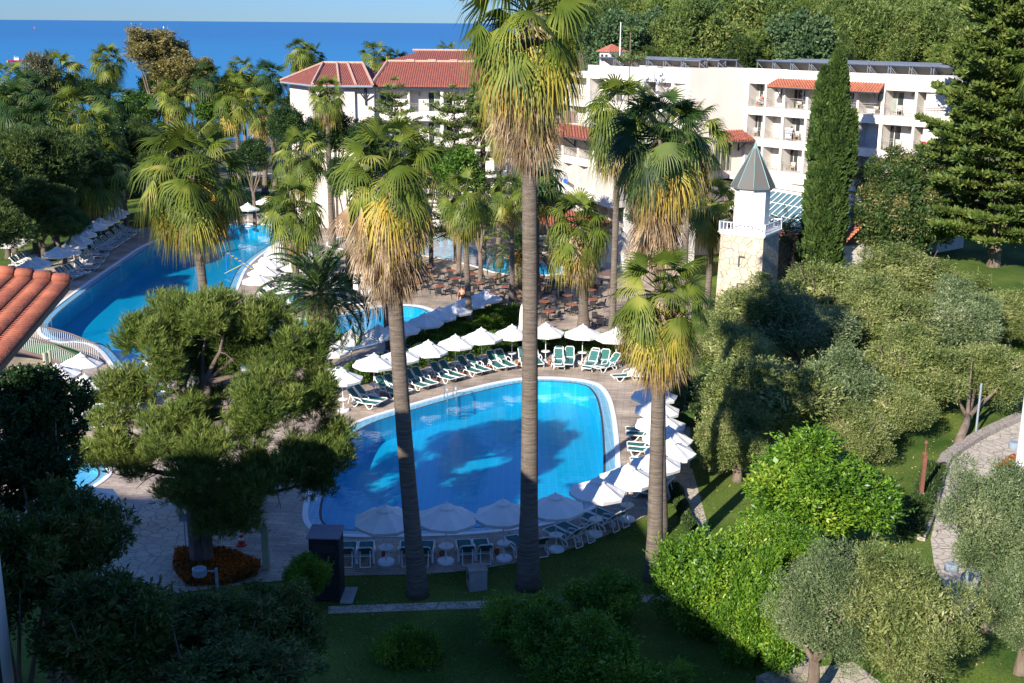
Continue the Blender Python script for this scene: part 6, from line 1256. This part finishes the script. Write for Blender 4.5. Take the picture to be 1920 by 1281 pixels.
b.build("body", M_CAB, r); MB().box((0, .55, 2.72), (1.3, 1.25, .06)).build("roof", M_CABT, r); MB().box((0, -.02, 2.25), (.9, .03, .35)).build("window", M_GLASS, r); MB().box((.85, .5, .03), (.5, 1.3, .07)).build("step", M_CONC, r)
p = gp(897, 1107); r = empty("concrete_box", p, "pale concrete block standing on the dark lawn below the front parasols", "block", None, .25); MB().box((0, .3, .4), (.72, .66, .86)).build("body", M_CONC, r); MB().box((0, .3, .85), (.78, .72, .07)).build("lid", M_KERB, r); MB().box((-.365, .3, .5), (.02, .2, .25)).build("vent", M_DARKT, r)
p = gp(385, 1020)+Vector((-1.2, .4, 0)); r = empty("sign_post", gp(349, 1035), "small grey sign on a post left of the big pine's trunk", "sign"); MB().tube([(0, 0, 0), (0, 0, 1.7)], .025, 6).build("post", M_GREYM, r); MB().box((0, -.03, 1.6), (.4, .03, .35)).build("board", M_GREYM, r)
# pool lift (blue and yellow frame)
p = gp(462, 515); r = empty("pool_lift_frame", p, "blue and yellow metal frame on the central island's pool edge", "frame", None, .3); b = MB(); b.tube([(-1.7, 0, 2.0), (.9, 0, 0)], .04, 5); b.tube([(-1.4, 0, 2.2), (1.2, 0, .1)], .04, 5); b.tube([(-1.7, 0, 2.0), (-1.7, 0, 0)], .03, 5); b.tube([(-1.7, 0, 0), (1.2, 0, 0)], .04, 5); b.build("frame", M_BLUE, r); b = MB(); 
for i in range(8): f = i/8; b.tube([(-1.6+2.6*f, 0, 2.05-2.05*f), (-1.35+2.6*f, .02, 1.95-1.9*f)], .05, 4)
b.tube([(-1.9, 0, .2), (-.2, 0, 1.0)], .03, 5); b.build("slats", M_YEL, r)
# closed dark parasol
p = gp(1140, 560); tag(MB().lathe([(.0, 2.5), (.9, 2.1), (1.0, 1.9), (.9, 1.85)], 12, (p.x, p.y, 0)).tube([(p.x, p.y, 0), (p.x, p.y, 2.4)], .03, 6).build("maroon_parasol", M_BROWN), "dark maroon parasol partly behind the light green palm fans", "parasol")
# white pillar right edge, blue white bin
p = at(1914, 860, 52); b = MB(); b.box((0, 0, p.z/2+2.6), (.34, .34, p.z+5.2)); b.box((0, 0, .1), (.5, .5, .3)); tag(b.build("white_pillar", M_WHITE, None, (p.x+.02, 52, 0)), "white pillar cut by the right edge of the photo", "pillar")
p = gp(1860, 925); r = empty("litter_bin", p, "small blue bin with white lid beside the right path", "bin"); b = MB(); b.lathe([(.17, 0), (.2, .7), (.2, .75)], 12); b.build("body", M_BLUE, r); b = MB(); b.lathe([(.22, .75), (.2, .95), (0, 1.12)], 12); b.build("lid", M_WHITE, r)
# boats and buoys
bp0 = gp(32, 117, -8); r = empty("motorboat", bp0, "small red motorboat on the sea at the left", "boat", None, .1); Lb = 12.5
b = MB(); st_ = [(-.5, .9, .1), (-.2, 1.5, 0), (.15, 1.6, 0), (.38, 1.0, .15), (.5, .05, .5)]; vs = []
for f, w_, z in st_: vs += [(f*Lb, -w_, 1.5+z), (f*Lb, 0, -.3), (f*Lb, w_, 1.5+z)]
b.add(vs, [(i*3+j, i*3+j+1, i*3+j+4, i*3+j+3) for i in range(4) for j in range(2)]+[(i*3, i*3+3, i*3+5, i*3+2) for i in range(4)]+[(0, 2, 1)]); b.build("hull", M_RED, r); b = MB(); b.box((0, 0, 2.3), (3.2, 2, 1.4)); b.box((0, 0, 3.6), (3.6, 2.2, .15)); b.tube([(-1.5, 0, 2.5), (-1.5, 0, 5)], .08, 5); b.build("cabin", M_WHITE, r)
for x, y, m, t in [(14, 117, M_YEL, "yellow buoy left of the red boat"), (142, 129, M_YEL, "yellow sail of a small craft near the shore"), (65, 54, M_CLO, "tiny orange buoy far out on the sea"), (307, 53, M_WHITE, "tiny white boat far out on the sea"), (155, 124, M_CLO, "orange buoy beside the yellow sail"), (145, 167, M_WHITE, "white sailboard near the beach")]:
    p = gp(x, y, -8); s = (p-Vector((0, 0, CH))).length/F*2.2; tag(MB().lathe([(0, -.2), (.9, 0), (.8, .9), (.3, 1.6), (0, 2.2)], 8).build("buoy", m, None, p), t, "buoy"); bpy.data.objects[-1] if False else None
    col.objects[-1].scale = (s*.6, s*.6, s*.8)
for o in (PA, LO, CL, TB, CHR, BC):
    pass
